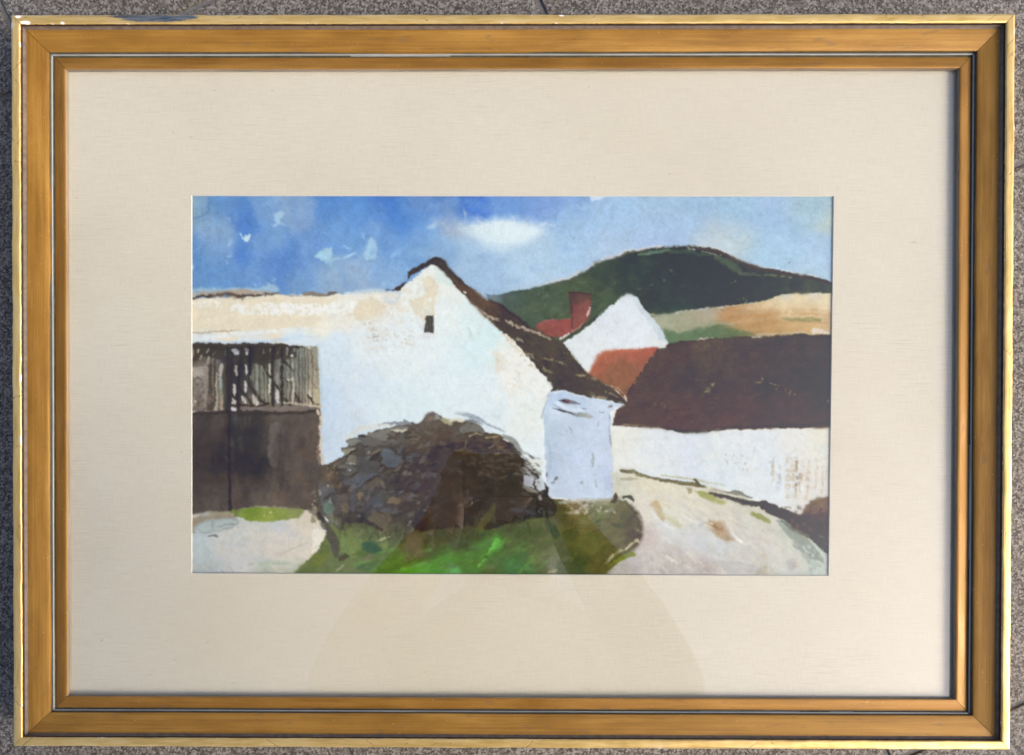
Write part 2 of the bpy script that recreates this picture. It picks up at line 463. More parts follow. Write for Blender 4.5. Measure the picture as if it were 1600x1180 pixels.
ZPAINT, ZMAT = 0.0112, 0.0124
CORN = [unproject(x, y, ZPAINT + 0.0004 + LIFT) for x, y in ((300.5, 306.5), (1301.5, 307.5), (1293.5, 899.0), (300.5, 895.0))]   # TL TR BR BL
xo, yo = W / 2 - 0.0290, H / 2 - 0.0290
def grow(c, d):
    return Vector((c.x + (d if c.x > 0 else -d), c.y + (d if c.y > 0 else -d), 0))
in_lo = [grow(c, 0.0) for c in CORN]
in_hi = [grow(c, 0.00045) for c in CORN]
outer = [Vector((-xo, yo, 0)), Vector((xo, yo, 0)), Vector((xo, -yo, 0)), Vector((-xo, -yo, 0))]
v = [(p.x, p.y, ZMAT) for p in outer] + [(p.x, p.y, ZMAT) for p in in_hi] + [(p.x, p.y, ZPAINT + 0.0003) for p in outer] + [(p.x, p.y, ZPAINT + 0.0003) for p in in_hi]
f = []
for i in range(4):
    j = (i + 1) % 4
    f += [(i, 4 + i, 4 + j, j), (8 + i, 8 + j, 12 + j, 12 + i), (i, j, 8 + j, 8 + i)]
mat_board = mesh_obj('linen_mat', v, f, mat_linen(), picture)
v = [(p.x, p.y, ZMAT - 0.00005) for p in in_hi] + [(p.x, p.y, ZPAINT + 0.0003) for p in in_lo] + [(p.x, p.y, ZPAINT + 0.0003) for p in in_hi]
f = []
for i in range(4):
    j = (i + 1) % 4
    f += [(i, 4 + i, 4 + j, j), (4 + i, 8 + i, 8 + j, 4 + j), (8 + i, i, j, 8 + j)]
mesh_obj('window_bevel', v, f, M_CORE, mat_board)

gx, gy = W / 2 - 0.0300, H / 2 - 0.0300
pane = slab('glass_pane', gx, gy, 0.0126, 0.0137, mat_glass(), picture)
pane.data.materials.append(mat_glass_back())
for p in pane.data.polygons:
    p.material_index = 0 if p.normal.z > 0.5 else 1
tag(pane, 'clear picture glass')

# ------------------------------------------------------------------ the watercolour, brushed stroke by stroke in numpy
NXP, NYP = 1002, 590
uu, vv = np.meshgrid(np.linspace(0, 1, NXP), np.linspace(0, 1, NYP))
# position of every sample of the sheet in photograph pixels (the window is not quite square)
PX = 300.5 + uu * (1001.0 * (1 - vv) + 993.0 * vv)
PY = (306.5 + uu) * (1 - vv) + (895.0 + 4 * uu) * vv
CAN = np.zeros((NYP, NXP, 3), np.float32) + np.array([236, 238, 236], np.float32)

_LAT = np.random.default_rng(7).random((512, 512)).astype(np.float32)
def vnoise(x, y, seed=0):
    x = x + seed * 17.31; y = y + seed * 9.77
    xi = np.floor(x).astype(np.int64); yi = np.floor(y).astype(np.int64)
    fx = x - xi; fy = y - yi
    fx = fx * fx * (3 - 2 * fx); fy = fy * fy * (3 - 2 * fy)
    a = _LAT[yi & 511, xi & 511]; b = _LAT[yi & 511, (xi + 1) & 511]
    c = _LAT[(yi + 1) & 511, xi & 511]; d = _LAT[(yi + 1) & 511, (xi + 1) & 511]
    return (a + (b - a) * fx) * (1 - fy) + (c + (d - c) * fx) * fy
def fbm(x, y, s, seed=0, octv=3):
    t = 0.0; a = 1.0; n = 0.0
    for i in range(octv):
        t = t + a * vnoise(x / s, y / s, seed + i * 5); n += a; a *= 0.55; s *= 0.5
    return t / n - 0.5
def sstep(a, b, x):
    t = np.clip((x - a) / (b - a), 0, 1)
    return t * t * (3 - 2 * t)
PAPER = fbm(PX, PY, 3.2, 91, 2)                          # tooth of the paper: dry strokes catch on it
PAPER = (PAPER - PAPER.min()) / (PAPER.max() - PAPER.min())
PAPER = np.argsort(np.argsort(PAPER.ravel()[::1], kind='stable'), kind='stable').reshape(PAPER.shape) / PAPER.size
_seed = [100]
def ns():
    _seed[0] += 7
    return _seed[0]

def region_of(pts, m):
    xs = [p[0] for p in pts]; ys = [p[1] for p in pts]
    x0, x1, y0, y1 = min(xs) - m, max(xs) + m, min(ys) - m, max(ys) + m
    i0 = int(np.clip((x0 - 300.5) / 1001 * NXP - 2, 0, NXP)); i1 = int(np.clip((x1 - 300.5) / 993 * NXP + 3, 0, NXP))
    j0 = int(np.clip((y0 - 308) / 590 * NYP - 4, 0, NYP)); j1 = int(np.clip((y1 - 306) / 589 * NYP + 6, 0, NYP))
    return slice(j0, max(j1, j0 + 1)), slice(i0, max(i1, i0 + 1))

def smooth(pts, n=6, closed=True):
    P = np.array(pts, float); L = len(P); out = []
    rngi = range(L) if closed else range(L - 1)
    for i in rngi:
        if closed: a, b, c, d = P[i - 1], P[i], P[(i + 1) % L], P[(i + 2) % L]
        else: a, b, c, d = P[max(i - 1, 0)], P[i], P[i + 1], P[min(i + 2, L - 1)]
        for t in np.arange(n) / n:
            out.append(0.5 * (2 * b + (c - a) * t + (2 * a - 5 * b + 4 * c - d) * t * t + (3 * b - a - 3 * c + d) * t ** 3))
    if not closed: out.append(P[-1])
    return [tuple(q) for q in out]

def sdpoly(X, Y, pts):
    d2 = np.full(X.shape, 1e12); ins = np.zeros(X.shape, bool)
    n = len(pts)
    for i in range(n):
        ax, ay = pts[i]; bx, by = pts[(i + 1) % n]
        ex, ey = bx - ax, by - ay
        l2 = ex * ex + ey * ey + 1e-9
        t = np.clip(((X - ax) * ex + (Y - ay) * ey) / l2, 0, 1)
        d2 = np.minimum(d2, (X - ax - t * ex) ** 2 + (Y - ay - t * ey) ** 2)
        if ay != by:
            c = (ay > Y) != (by > Y)
            ins ^= c & (X < (bx - ax) * (Y - ay) / (by - ay) + ax)
    return np.where(ins, 1, -1) * np.sqrt(d2)

def colour_at(X, Y, col, var, vs, seed, ang=0.0, asp=1.0):
    """one colour, or a wash: list of (x, y, colour[, reach]) blended wet in wet"""
    if isinstance(col, list):
        acc = np.zeros(X.shape + (3,)); w = np.zeros(X.shape) + 1e-12
        wx = X + 20 * fbm(X, Y, 26, seed + 3, 4); wy = Y + 26 * fbm(X, Y, 30, seed + 4, 4)
        for c in col:
            s = c[3] if len(c) > 3 else 28.0
            q = ((wx - c[0]) ** 2 + (wy - c[1]) ** 2) / (s * s)
            g = np.exp(-0.5 * np.minimum(q, 60)) + 1e-6 / (1 + q)
            acc += g[..., None] * np.array(c[2], float); w += g
        C = acc / w[..., None]
    else:
        C = np.zeros(X.shape + (3,)) + np.array(col, float)
    if var:
        ca, sa = math.cos(ang), math.sin(ang)
        xr, yr = (X * ca + Y * sa) / asp, -X * sa + Y * ca
        n1 = fbm(xr, yr, vs, seed, 4); n2 = fbm(xr, yr, vs * 1.7, seed + 50, 3)
        C = C * (1 + var * 2.2 * n1)[..., None]
        C = C + (n2 * var * 60)[..., None] * np.array([1.0, 0.1, -1.0])
    return C

def lay(sl, m, C):
    CAN[sl] += (C - CAN[sl]) * np.clip(m, 0, 1)[..., None]

def poly(pts, col, op=1.0, f=1.0, rough=1.6, rs=7, var=0.05, vs=14, dry=0.0, edge=0.0, sm=0, ang=0.0, asp=1.0, seed=None):
    seed = ns() if seed is None else seed
    if sm: pts = smooth(pts, sm)
    sl = region_of(pts, f + rough * 1.5 + 3)
    X, Y = PX[sl], PY[sl]
    sd = sdpoly(X, Y, pts) + rough * 2.4 * fbm(X, Y, rs, seed + 1, 4) + min(rough, 1.0) * 1.2 * (PAPER[sl] - 0.5)
    m = sstep(-f, f, sd)
    if dry: m = m * sstep(dry - 0.12, dry + 0.12, PAPER[sl] * 0.75 + 0.25 * (0.5 + fbm(X, Y, 9, seed + 2)) + np.clip(sd / 40, 0, 0.25))
    C = colour_at(X, Y, col, var, vs, seed, ang, asp)
    if edge: C = C * (1 - edge * np.exp(-(sd / 2.2) ** 2))[..., None]
    lay(sl, m * op, C)

def stroke(pts, w, col, op=1.0, f=0.8, rough=0.8, rs=5, var=0.06, dry=0.0, sm=5, bristle=0.0, seed=None):
    """w: width(s) along the stroke"""
    seed = ns() if seed is None else seed
    ws = np.interp(np.linspace(0, 1, len(pts)), np.linspace(0, 1, len(w)) if isinstance(w, (list, tuple)) else [0, 1], w if isinstance(w, (list, tuple)) else [w, w])
    if sm and len(pts) > 2:
        wi = np.interp(np.linspace(0, 1, (len(pts) - 1) * sm + 1), np.linspace(0, 1, len(pts)), ws)
        pts = smooth(pts, sm, closed=False); ws = wi
    sl = region_of(pts, max(ws) / 2 + f + rough * 2 + 2)
    X, Y = PX[sl], PY[sl]
    best = np.full(X.shape, -1e9); S = np.zeros(X.shape); T = np.zeros(X.shape)
    acc = 0.0
    for i in range(len(pts) - 1):
        ax, ay = pts[i]; bx, by = pts[i + 1]
        ex, ey = bx - ax, by - ay
        L = math.hypot(ex, ey) + 1e-9
        t = np.clip(((X - ax) * ex + (Y - ay) * ey) / (L * L), 0, 1)
        d = np.hypot(X - ax - t * ex, Y - ay - t * ey)
        v = (ws[i] + (ws[i + 1] - ws[i]) * t) / 2 - d
        k = v > best
        best = np.where(k, v, best)
        S = np.where(k, ((X - ax) * -ey + (Y - ay) * ex) / L, S)
        T = np.where(k, acc + t * L, T)
        acc += L
    sd = best + rough * 2.2 * fbm(X, Y, rs, seed + 1, 3) + min(rough, 1.0) * 1.2 * (PAPER[sl] - 0.5)
    m = sstep(-f, f, sd)
    if dry: m = m * sstep(dry - 0.1, dry + 0.1, PAPER[sl] * 0.6 + 0.4 * (0.5 + 1.3 * fbm(T / 4, S * 2, 3, seed + 2)))
    C = colour_at(X, Y, col, var, 9, seed)
    if bristle: C = C * (1 + bristle * 2 * fbm(T / 12, S * 1.3, 1.6, seed + 9))[..., None]
    lay(sl, m * op, C)

def daubs(zone, n, pal, size, asp=(1.2, 3.0), ang=(0, 180), op=(0.6, 1.0), seed=1, f=0.7, rough=0.9, var=0.07):
    """leaf-like touches of the brush scattered over a zone"""
    g = random.Random(seed)
    xs = [p[0] for p in zone]; ys = [p[1] for p in zone]
    k = 0; tries = 0
    while k < n and tries < n * 20:
        tries += 1
        x, y = g.uniform(min(xs), max(xs)), g.uniform(min(ys), max(ys))
        if sdpoly(np.array([[x]]), np.array([[y]]), zone)[0, 0] < 0: continue
        k += 1
        a = math.radians(g.uniform(*ang)); s = g.uniform(*size); r = g.uniform(*asp)
        m = g.randint(5, 7); pts = []
        for i in range(m):
            t = 2 * math.pi * i / m + g.uniform(-.35, .35); q = g.uniform(.7, 1.15)
            lx, ly = math.cos(t) * s * r * q, math.sin(t) * s * q
            pts.append((x + lx * math.cos(a) - ly * math.sin(a), y + lx * math.sin(a) + ly * math.cos(a)))
        poly(pts, g.choice(pal), op=g.uniform(*op), f=f, rough=rough, rs=4, var=var, vs=6, seed=seed * 13 + k)

def specks(zone, n, col, size=(0.6, 1.8), seed=1, op=0.8, asp=(1, 2.5), ang=(0, 180)):
    daubs(zone, n, col if isinstance(col, list) else [col], size, asp, ang, (op * .6, op), seed, f=0.6, rough=0.6, var=0.0)

def T(o, pts): return [(o[0] + x / o[2], o[1] + y / o[2]) for x, y in pts]
ZA, ZB, ZC = (290, 295, 4.706), (630, 295, 4.706), (970, 295, 4.706)
ZD, ZE, ZF = (290, 500, 4.706), (630, 500, 4.706), (970, 500, 4.706)
ZG, ZH, ZI = (290, 695, 4.706), (630, 695, 4.706), (970, 695, 4.706)
ZJ, ZK, ZL, ZM, ZN = (296, 530, 7.273), (490, 630, 8.0), (670, 630, 8.0), (490, 760, 8.0), (670, 760, 8.0)
ZO, ZP, ZQ = (780, 430, 5.714), (580, 390, 5.714), (830, 590, 5.9)
rect = lambda x0, y0, x1, y1: [(x0, y0), (x1, y0), (x1, y1), (x0, y1)]

# ---- sky
SKY = [(308, 318, (118, 154, 186), 9), (322, 330, (130, 166, 192), 10), (345, 325, (98, 146, 205), 14), (385, 335, (82, 132, 204), 10), (388, 358, (74, 124, 204), 10),
       (383, 405, (82, 130, 207), 12), (343, 362, (138, 170, 205), 14), (340, 392, (122, 158, 205), 14), (308, 400, (88, 138, 196), 14), (315, 440, (98, 146, 202), 18),
       (418, 322, (112, 154, 206), 14), (458, 322, (136, 166, 202), 12), (478, 335, (130, 162, 204), 12), (420, 380, (114, 158, 212), 16), (440, 415, (86, 134, 206), 18),
       (400, 442, (104, 148, 206), 16), (370, 440, (96, 145, 205), 16), (520, 318, (82, 135, 208), 18), (560, 340, (88, 142, 212), 20), (602, 312, (66, 116, 202), 14), (622, 330, (72, 128, 208), 14),
       (540, 370, (110, 158, 214), 18), (500, 395, (108, 152, 212), 16), (520, 432, (148, 176, 206), 16), (560, 445, (155, 180, 208), 16), (480, 440, (120, 160, 208), 14), (600, 425, (136, 174, 218), 14),
       (612, 392, (112, 158, 216), 14), (590, 368, (118, 162, 216), 14), (640, 350, (78, 134, 212), 14), (662, 318, (102, 144, 205), 14), (700, 318, (84, 128, 196), 14), (735, 314, (62, 112, 204), 10),
       (752, 326, (72, 122, 212), 12), (792, 318, (110, 154, 218), 16), (852, 318, (124, 158, 218), 18), (900, 314, (132, 166, 218), 16), (700, 345, (152, 174, 206), 9), (714, 360, (172, 186, 204), 9),
       (660, 372, (124, 168, 220), 14), (645, 402, (118, 164, 216), 14), (690, 390, (140, 176, 216), 14), (740, 402, (170, 198, 226), 16), (762, 432, (164, 192, 222), 18), (800, 415, (182, 208, 230), 16),
       (850, 402, (184, 210, 230), 18), (832, 440, (188, 210, 228), 16), (900, 382, (174, 203, 230), 18), (900, 350, (160, 194, 228), 20), (955, 330, (164, 196, 228), 20), (950, 388, (180, 204, 230), 20),
       (1050, 330, (168, 197, 224), 24), (1040, 368, (172, 196, 230), 18), (1100, 322, (162, 192, 222), 22), (1150, 332, (164, 198, 224), 22), (1200, 340, (166, 194, 226), 24), (1200, 398, (174, 207, 230), 22),
       (1252, 325, (170, 198, 214), 18), (1292, 350, (192, 208, 206), 10), (1280, 400, (176, 204, 230), 18), (1150, 380, (194, 210, 216), 16), (1120, 368, (196, 208, 216), 16), (1272, 430, (184, 210, 230), 18)]
poly(rect(295, 300, 1310, 500), SKY, rough=0, var=0.035, vs=22)
# granulating pigment
sl = region_of(rect(300, 306, 1300, 470), 2)
CAN[sl] *= (1 + 0.07 * fbm(PX[sl], PY[sl], 5, 61, 3) + 0.05 * fbm(PX[sl], PY[sl], 1.8, 62, 2))[..., None]
poly([(372, 335), (390, 322), (393, 350), (391, 372), (384, 360), (376, 352)], (72, 124, 206), op=0.3, f=9, rough=5)
poly([(372, 392), (390, 385), (394, 410), (380, 420), (370, 410)], (74, 126, 208), op=0.3, f=9, rough=5)
stroke(T(ZA, [(180, 70), (185, 130), (170, 190), (110, 220), (60, 225)]), [2.5, 4, 3.5, 2], (80, 122, 168), op=0.6, f=2)
poly(T(ZA, [(60, 70), (160, 65), (165, 150), (120, 205), (65, 205)]), (150, 178, 196), op=0.4, f=3, rough=2)
poly(T(ZA, [(740, 150), (930, 140), (960, 190), (880, 210), (780, 205)]), (146, 174, 206), op=0.4, f=6, rough=4)
poly(rect(295, 300, 900, 470), (156, 190, 224), op=0.16, f=30, rough=8, var=.05, vs=24)
daubs(rect(310, 312, 640, 450), 90, [(140, 178, 220), (118, 162, 214), (158, 188, 218), (96, 146, 210)], (2, 8), (2, 5), (60, 110), (.08, .26), seed=190, f=5, rough=3)
daubs(rect(640, 312, 900, 450), 50, [(150, 186, 224), (170, 200, 228), (118, 162, 218)], (2, 8), (2, 5), (-30, 30), (.08, .25), seed=191, f=5, rough=3)
# cloud
poly([(722, 357), (735, 350), (757, 345), (790, 343), (820, 347), (845, 356), (850, 365), (838, 376), (820, 386), (790, 392), (765, 389), (742, 377), (728, 366)], (208, 226, 236), op=0.9, f=10, rough=5, rs=14, var=0.02, sm=3)
poly([(740, 358), (765, 350), (800, 348), (835, 357), (840, 366), (815, 378), (780, 382), (752, 372)], (222, 236, 240), op=0.9, f=5, rough=3, var=0.015, sm=3)
stroke([(672, 356), (690, 352), (705, 362)], [4, 8, 5], (176, 192, 210), op=0.5, f=3)
stroke(T(ZB, [(1000, 280), (1060, 265), (1120, 285)]), [3, 5, 2], (214, 226, 238), op=0.6, f=2, dry=0.3)
# lights left open in the blue
LT = (168, 200, 226)
poly(T(ZA, [(640, 195), (670, 190), (700, 178), (740, 185), (730, 205), (745, 220), (700, 235), (725, 262), (745, 255), (740, 280), (700, 272), (665, 292), (645, 290), (670, 262), (665, 225)]), LT, f=0.7, rough=1.6, rs=3)
poly(T(ZA, [(405, 338), (425, 345), (440, 365), (455, 345), (495, 340), (485, 375), (470, 402), (450, 395), (432, 372)]), (200, 226, 236), f=0.7, rough=0.8, rs=3)
poly(T(ZA, [(320, 232), (345, 228), (338, 250)]), (160, 196, 225), f=0.8)
poly(T(ZA, [(315, 405), (345, 392), (335, 415), (322, 425)]), (170, 206, 230), f=0.7)
specks(T(ZA, [(310, 440), (355, 440), (355, 560), (310, 560)]), 9, (160, 200, 228), (0.8, 2), 3)
poly(T(ZA, [(955, 505), (985, 480), (1010, 462), (1040, 445), (1088, 440), (1090, 585), (1035, 582), (1050, 560), (1020, 540), (975, 520)]), (164, 204, 226), f=0.6, rough=1.0, rs=3, edge=0.06)
stroke(T(ZA, [(1092, 530), (1160, 515), (1215, 500), (1262, 478)]), [4, 3.2, 3, 2], (170, 206, 230), f=0.7, rough=1.0, rs=3)
poly(T(ZA, [(1322, 530), (1322, 470), (1345, 400), (1372, 352), (1395, 385), (1420, 440), (1415, 510), (1380, 532)]), (162, 200, 228), f=0.6, rough=0.9, rs=4, edge=0.06)
stroke(T(ZA, [(1318, 335), (1320, 380)]), [2.5, 2], (160, 200, 228))
stroke(T(ZA, [(1178, 425), (1200, 438), (1232, 440)]), [2, 3, 1.5], (160, 200, 230))
specks(T(ZA, [(480, 670), (700, 640), (700, 730), (480, 740)]), 12, (160, 200, 226), (1, 2.6), 5)
poly(T(ZA, [(60, 740), (200, 730), (400, 735), (560, 728), (650, 705), (700, 745), (690, 775), (60, 765)]), (172, 204, 220), op=0.75, f=1, rough=2)
poly(T(ZA, [(50, 570), (72, 560), (72, 600), (50, 602)]), (150, 200, 226), f=0.7)
stroke(T(ZB, [(458, 165), (468, 190), (455, 240)]), [1.5, 3, 1.5], (190, 210, 232), op=0.7, f=1.6)
stroke(T(ZB, [(545, 62), (528, 98)]), [1.6, 1.2], (150, 190, 230))
poly(T(ZB, [(170, 295), (215, 280), (255, 275), (235, 310), (195, 315)]), (178, 204, 226), op=0.7, f=1.5, rough=2)
poly(T(ZB, [(1368, 60), (1540, 60), (1470, 85), (1385, 112)]), (202, 218, 236), f=0.7, rough=0.6)
stroke(T(ZB, [(1365, 70), (1385, 110)]), [1.5, 2], (140, 165, 210), op=0.7)
daubs(rect(600, 395, 640, 450), 14, [(150, 188, 226), (160, 196, 230)], (1.5, 4), seed=8, op=(.3, .6), f=1.5)
daubs(rect(900, 320, 1290, 420), 70, [(186, 212, 234), (152, 186, 220), (178, 206, 230)], (1.5, 5), (1, 2.6), seed=9, op=(.12, .35), f=2.5)
daubs(rect(310, 320, 620, 450), 60, [(120, 165, 215), (84, 132, 205), (130, 170, 212)], (2, 7), (1, 2.0), ang=(60, 120), seed=10, op=(.10, .28), f=4)

# ---- hill
ridge = T(ZB, [(610, 782), (700, 786), (800, 757), (960, 737), (1080, 702), (1220, 677), (1340, 612), (1450, 552), (1600, 502)]) + \
    T(ZC, [(60, 478), (180, 458), (300, 438), (450, 430), (560, 432), (650, 446), (740, 472), (850, 530), (960, 570), (1050, 596), (1150, 606), (1300, 636), (1430, 661), (1560, 700)])
foot = T(ZC, [(1560, 770), (1380, 772), (1180, 782), (1070, 822), (900, 852), (740, 872), (560, 892), (400, 917), (220, 948)]) + [(1000, 520), (900, 545), (840, 520), (795, 490), (768, 472)]
stroke([(p[0], p[1] - 2.5) for p in ridge[3:12]], [1, 4, 5, 4, 3], (222, 216, 212), op=0.8, dry=0.28, f=0.8)
stroke([(p[0], p[1] - 2) for p in ridge[13:22]], [2.5, 2, 2.5, 3], (226, 226, 226), op=0.8, dry=0.35, f=0.8)
poly(ridge + foot, [(770, 464, (118, 136, 150), 8), (795, 470, (84, 100, 98), 12), (830, 480, (78, 94, 82), 18), (870, 470, (78, 94, 78), 18), (900, 455, (82, 98, 76), 16), (940, 445, (70, 84, 70), 18),
                    (950, 480, (80, 98, 76), 14), (985, 430, (56, 66, 60), 18), (1040, 415, (54, 66, 62), 16), (1075, 425, (46, 56, 54), 18), (1020, 450, (60, 72, 62), 18), (1060, 465, (60, 76, 68), 18),
                    (1100, 410, (52, 64, 60), 14), (1130, 430, (52, 62, 56), 16), (1130, 455, (54, 62, 56), 18), (1165, 440, (58, 66, 60), 16), (1200, 450, (66, 76, 66), 18), (1250, 448, (76, 84, 74), 18), (1290, 452, (84, 92, 84), 14)],
     f=0.9, rough=0.9, rs=4, var=0.07, vs=16)
stroke(ridge[4:9], [2, 3.5, 3, 3], (84, 84, 74), op=0.7)
stroke(ridge[8:15], [3, 4, 3, 4, 3], (96, 88, 74), op=0.6, dry=0.3)
stroke([(p[0], p[1] + 1.8) for p in ridge[13:]], [3, 6, 6, 7, 6, 5, 5, 3.5], (84, 70, 62), op=0.95, rough=1.2, bristle=0.1)
stroke(T(ZC, [(140, 490), (220, 478), (300, 466), (360, 455)]), [3, 5, 6, 3], (106, 134, 122), op=0.85)
stroke(T(ZC, [(370, 470), (480, 470), (580, 492), (660, 500)]), [6, 5, 5, 3], (74, 90, 80), op=0.8)
stroke(T(ZC, [(690, 510), (760, 540), (830, 580), (880, 625)]), [6, 11, 12, 5], (92, 106, 98), op=0.8, f=1.5)
stroke(T(ZC, [(870, 630), (960, 635), (1020, 640)]), [6, 5, 2], (100, 108, 102), op=0.8, f=1.2)
poly(T(ZC, [(490, 442), (545, 450), (540, 462), (495, 455)]), (204, 200, 196), f=0.7)
stroke(T(ZC, [(600, 470), (680, 490), (740, 500)]), [2, 2.5, 1.5], (150, 148, 138), dry=0.35)
stroke(T(ZC, [(1060, 640), (1180, 650), (1260, 660)]), [2.5, 2.5, 2], (150, 144, 134), op=0.7, dry=0.4)
specks(T(ZC, [(110, 600), (400, 600), (400, 800), (110, 800)]), 9, (112, 122, 112), (1, 2.4), 14, 0.7)
specks(T(ZC, [(700, 690), (840, 690), (840, 740), (700, 740)]), 3, (150, 160, 150), (1, 2), 15, 0.7)
specks(T(ZC, [(860, 780), (960, 780), (960, 840), (860, 840)]), 8, (130, 142, 130), (.7, 1.6), 16, 0.7)
daubs(T(ZB, [(920, 745), (1150, 720), (1160, 800), (930, 810)]), 12, [(100, 118, 104), (110, 126, 112)], (1, 2.6), (1.5, 3), (60, 120), (.35, .7), seed=17)
daubs(ridge[3:12] + [(1000, 470), (900, 490), (830, 490)], 40, [(64, 80, 66), (90, 106, 84), (70, 84, 74)], (3, 9), (1, 2.5), (0, 60), (.12, .35), seed=18, f=3)
daubs([(985, 410), (1150, 420), (1260, 445), (1150, 465), (1000, 485)], 40, [(44, 56, 54), (66, 78, 70), (58, 64, 54)], (3, 9), (1, 2.5), (0, 40), (.12, .35), seed=19, f=3)
specks([(1225, 408), (1232, 408), (1232, 414), (1225, 414)], 1, (90, 96, 108), (1.1, 1.5), 20)

poly(ridge + foot, (92, 104, 88), op=0.18, f=3, rough=2, var=.12, vs=18)
# ---- fields
field = foot[:9] + [(1015, 500), (1038, 540), (1100, 535), (1200, 528), (1300, 526)]
poly(field, [(1040, 498, (170, 172, 148), 14), (1075, 500, (168, 168, 142), 14), (1100, 495, (182, 170, 144), 12), (1060, 522, (100, 122, 94), 10), (1100, 522, (108, 126, 94), 12), (1140, 520, (130, 134, 96), 10),
             (1150, 498, (196, 148, 100), 14), (1185, 500, (190, 148, 100), 14), (1200, 515, (192, 148, 94), 12), (1165, 484, (206, 176, 130), 10), (1200, 478, (228, 206, 164), 14), (1240, 475, (232, 212, 172), 14),
             (1280, 470, (234, 218, 182), 14), (1260, 488, (226, 196, 148), 12), (1250, 510, (206, 164, 108), 12), (1285, 512, (216, 184, 138), 12), (1225, 463, (206, 200, 188), 8), (1270, 461, (212, 206, 192), 8)],
     f=1.0, rough=1.2, var=0.05, vs=12)
poly(T(ZF, [(300, 30), (380, 20), (560, 10), (740, 20), (820, 35), (700, 45), (560, 50), (450, 95), (330, 70)]), (166, 166, 140), op=0.8, f=2.5, rough=2, var=.07)
poly(T(ZF, [(300, 70), (420, 100), (560, 60), (720, 40), (860, 70), (1010, 110), (900, 125), (640, 140), (420, 165), (340, 175)]), (98, 122, 94), op=0.75, f=3.5, rough=3, var=.1)
stroke(T(ZC, [(1180, 955), (1280, 965), (1380, 962), (1455, 968)]), [4, 7, 7, 4], (138, 148, 104), op=0.9, f=1.2)
stroke(T(ZF, [(1250, 0), (1340, 8), (1440, 15)]), [6, 5, 3], (158, 158, 112), op=0.6, f=1.5)
poly(T(ZC, [(760, 930), (1000, 910), (1150, 930), (1180, 985), (960, 990), (800, 985)]), (192, 144, 96), op=0.4, f=9, rough=4)
stroke(T(ZF, [(1000, 105), (1200, 100), (1400, 100)]), [3, 3, 4], (206, 190, 160), op=0.8, dry=0.25)
stroke(T(ZC, [(400, 915), (560, 892), (740, 872), (850, 862)]), [2, 1.6, 2.2, 1.5], (208, 206, 196), op=0.8, dry=0.4)
stroke(T(ZC, [(700, 900), (800, 880), (850, 865)]), [1.5, 2, 1], (150, 110, 80), op=0.7, dry=0.35)
stroke(T(ZC, [(210, 925), (260, 935), (320, 930)]), [3, 3, 1.5], (150, 152, 132))

# ---- long brown roof at the right
roof = T(ZF, [(340, 185), (420, 162), (560, 152), (640, 140), (830, 127), (1050, 120), (1350, 107), (1570, 112), (1570, 788), (1200, 792), (1000, 798), (700, 800), (450, 812), (300, 797), (0, 775)]) + \
    [(957, 664), (958, 655), (964, 640), (970, 636)] + T(ZF, [(45, 600), (40, 560), (100, 450), (180, 340), (270, 215)])
poly(roof, [(1000, 600, (94, 74, 66), 20), (985, 650, (98, 76, 68), 20), (1040, 560, (92, 74, 64), 16), (1040, 650, (100, 76, 68), 22), (1076, 592, (74, 70, 70), 13), (1110, 560, (98, 84, 72), 16), (1130, 600, (84, 76, 68), 18),
            (1160, 545, (88, 80, 66), 18), (1180, 580, (84, 76, 64), 20), (1200, 605, (76, 72, 60), 18), (1230, 545, (82, 78, 64), 20), (1280, 560, (82, 80, 66), 18), (1270, 600, (74, 70, 60), 18), (1140, 645, (102, 80, 70), 22),
            (1220, 650, (100, 82, 72), 22), (1280, 645, (96, 82, 72), 18)], f=0.8, rough=0.8, rs=5, var=0.06, vs=15)
daubs([(1000, 590), (1060, 545), (1290, 535), (1290, 655), (980, 655)], 90, [(80, 70, 62), (104, 84, 72), (90, 82, 68), (72, 68, 62)], (3, 10), (1.5, 4), (-35, 5), (.08, .28), seed=21, f=3)
stroke(T(ZF, [(330, 190), (420, 168), (560, 152), (640, 142)]), [4, 3, 2.5, 2], (72, 58, 50), op=0.8)
stroke(T(ZF, [(640, 140), (830, 130), (1050, 122), (1350, 112), (1540, 115)]), [2, 3, 3, 4, 3], (70, 72, 56), op=0.6)
stroke(T(ZF, [(0, 772), (80, 768), (200, 780)]), [3, 3, 1], (190, 170, 150), op=0.6, dry=0.4)
stroke(T(ZF, [(330, 800), (450, 812), (600, 812), (760, 800)]), [3, 5, 5, 2], (66, 60, 56), op=0.9)
stroke(T(ZF, [(760, 790), (950, 780), (1150, 775), (1350, 770), (1540, 755)]), [2, 3.5, 3.5, 5, 7], (68, 60, 54), op=0.75, f=1.2)
poly(T(ZF, [(605, 535), (640, 490), (670, 460), (692, 452), (672, 500), (650, 532)]), (160, 146, 128), op=0.9, dry=0.28, rough=1.2, rs=3)
stroke(T(ZF, [(990, 460), (1030, 450), (1020, 415)]), [2, 2.5, 2], (150, 136, 116), dry=0.3, f=0.6)
stroke(T(ZF, [(1085, 462), (1140, 475), (1125, 525)]), [2, 2.2, 1.4], (150, 136, 116), dry=0.35, f=0.6)
stroke(T(ZF, [(1240, 520), (1225, 556)]), [1.6, 1.6], (150, 136, 118), f=0.6)
specks(T(ZF, [(1180, 500), (1340, 520), (1340, 565), (1180, 540)]), 6, (150, 130, 112), (.7, 1.5), 22)
specks(T(ZF, [(240, 580), (380, 600), (380, 660), (240, 620)]), 6, (160, 134, 118), (.6, 1.7), 23, asp=(1, 3))
specks(T(ZF, [(430, 220), (620, 170), (800, 150), (620, 200)]), 7, (140, 116, 102), (.7, 1.8), 24)
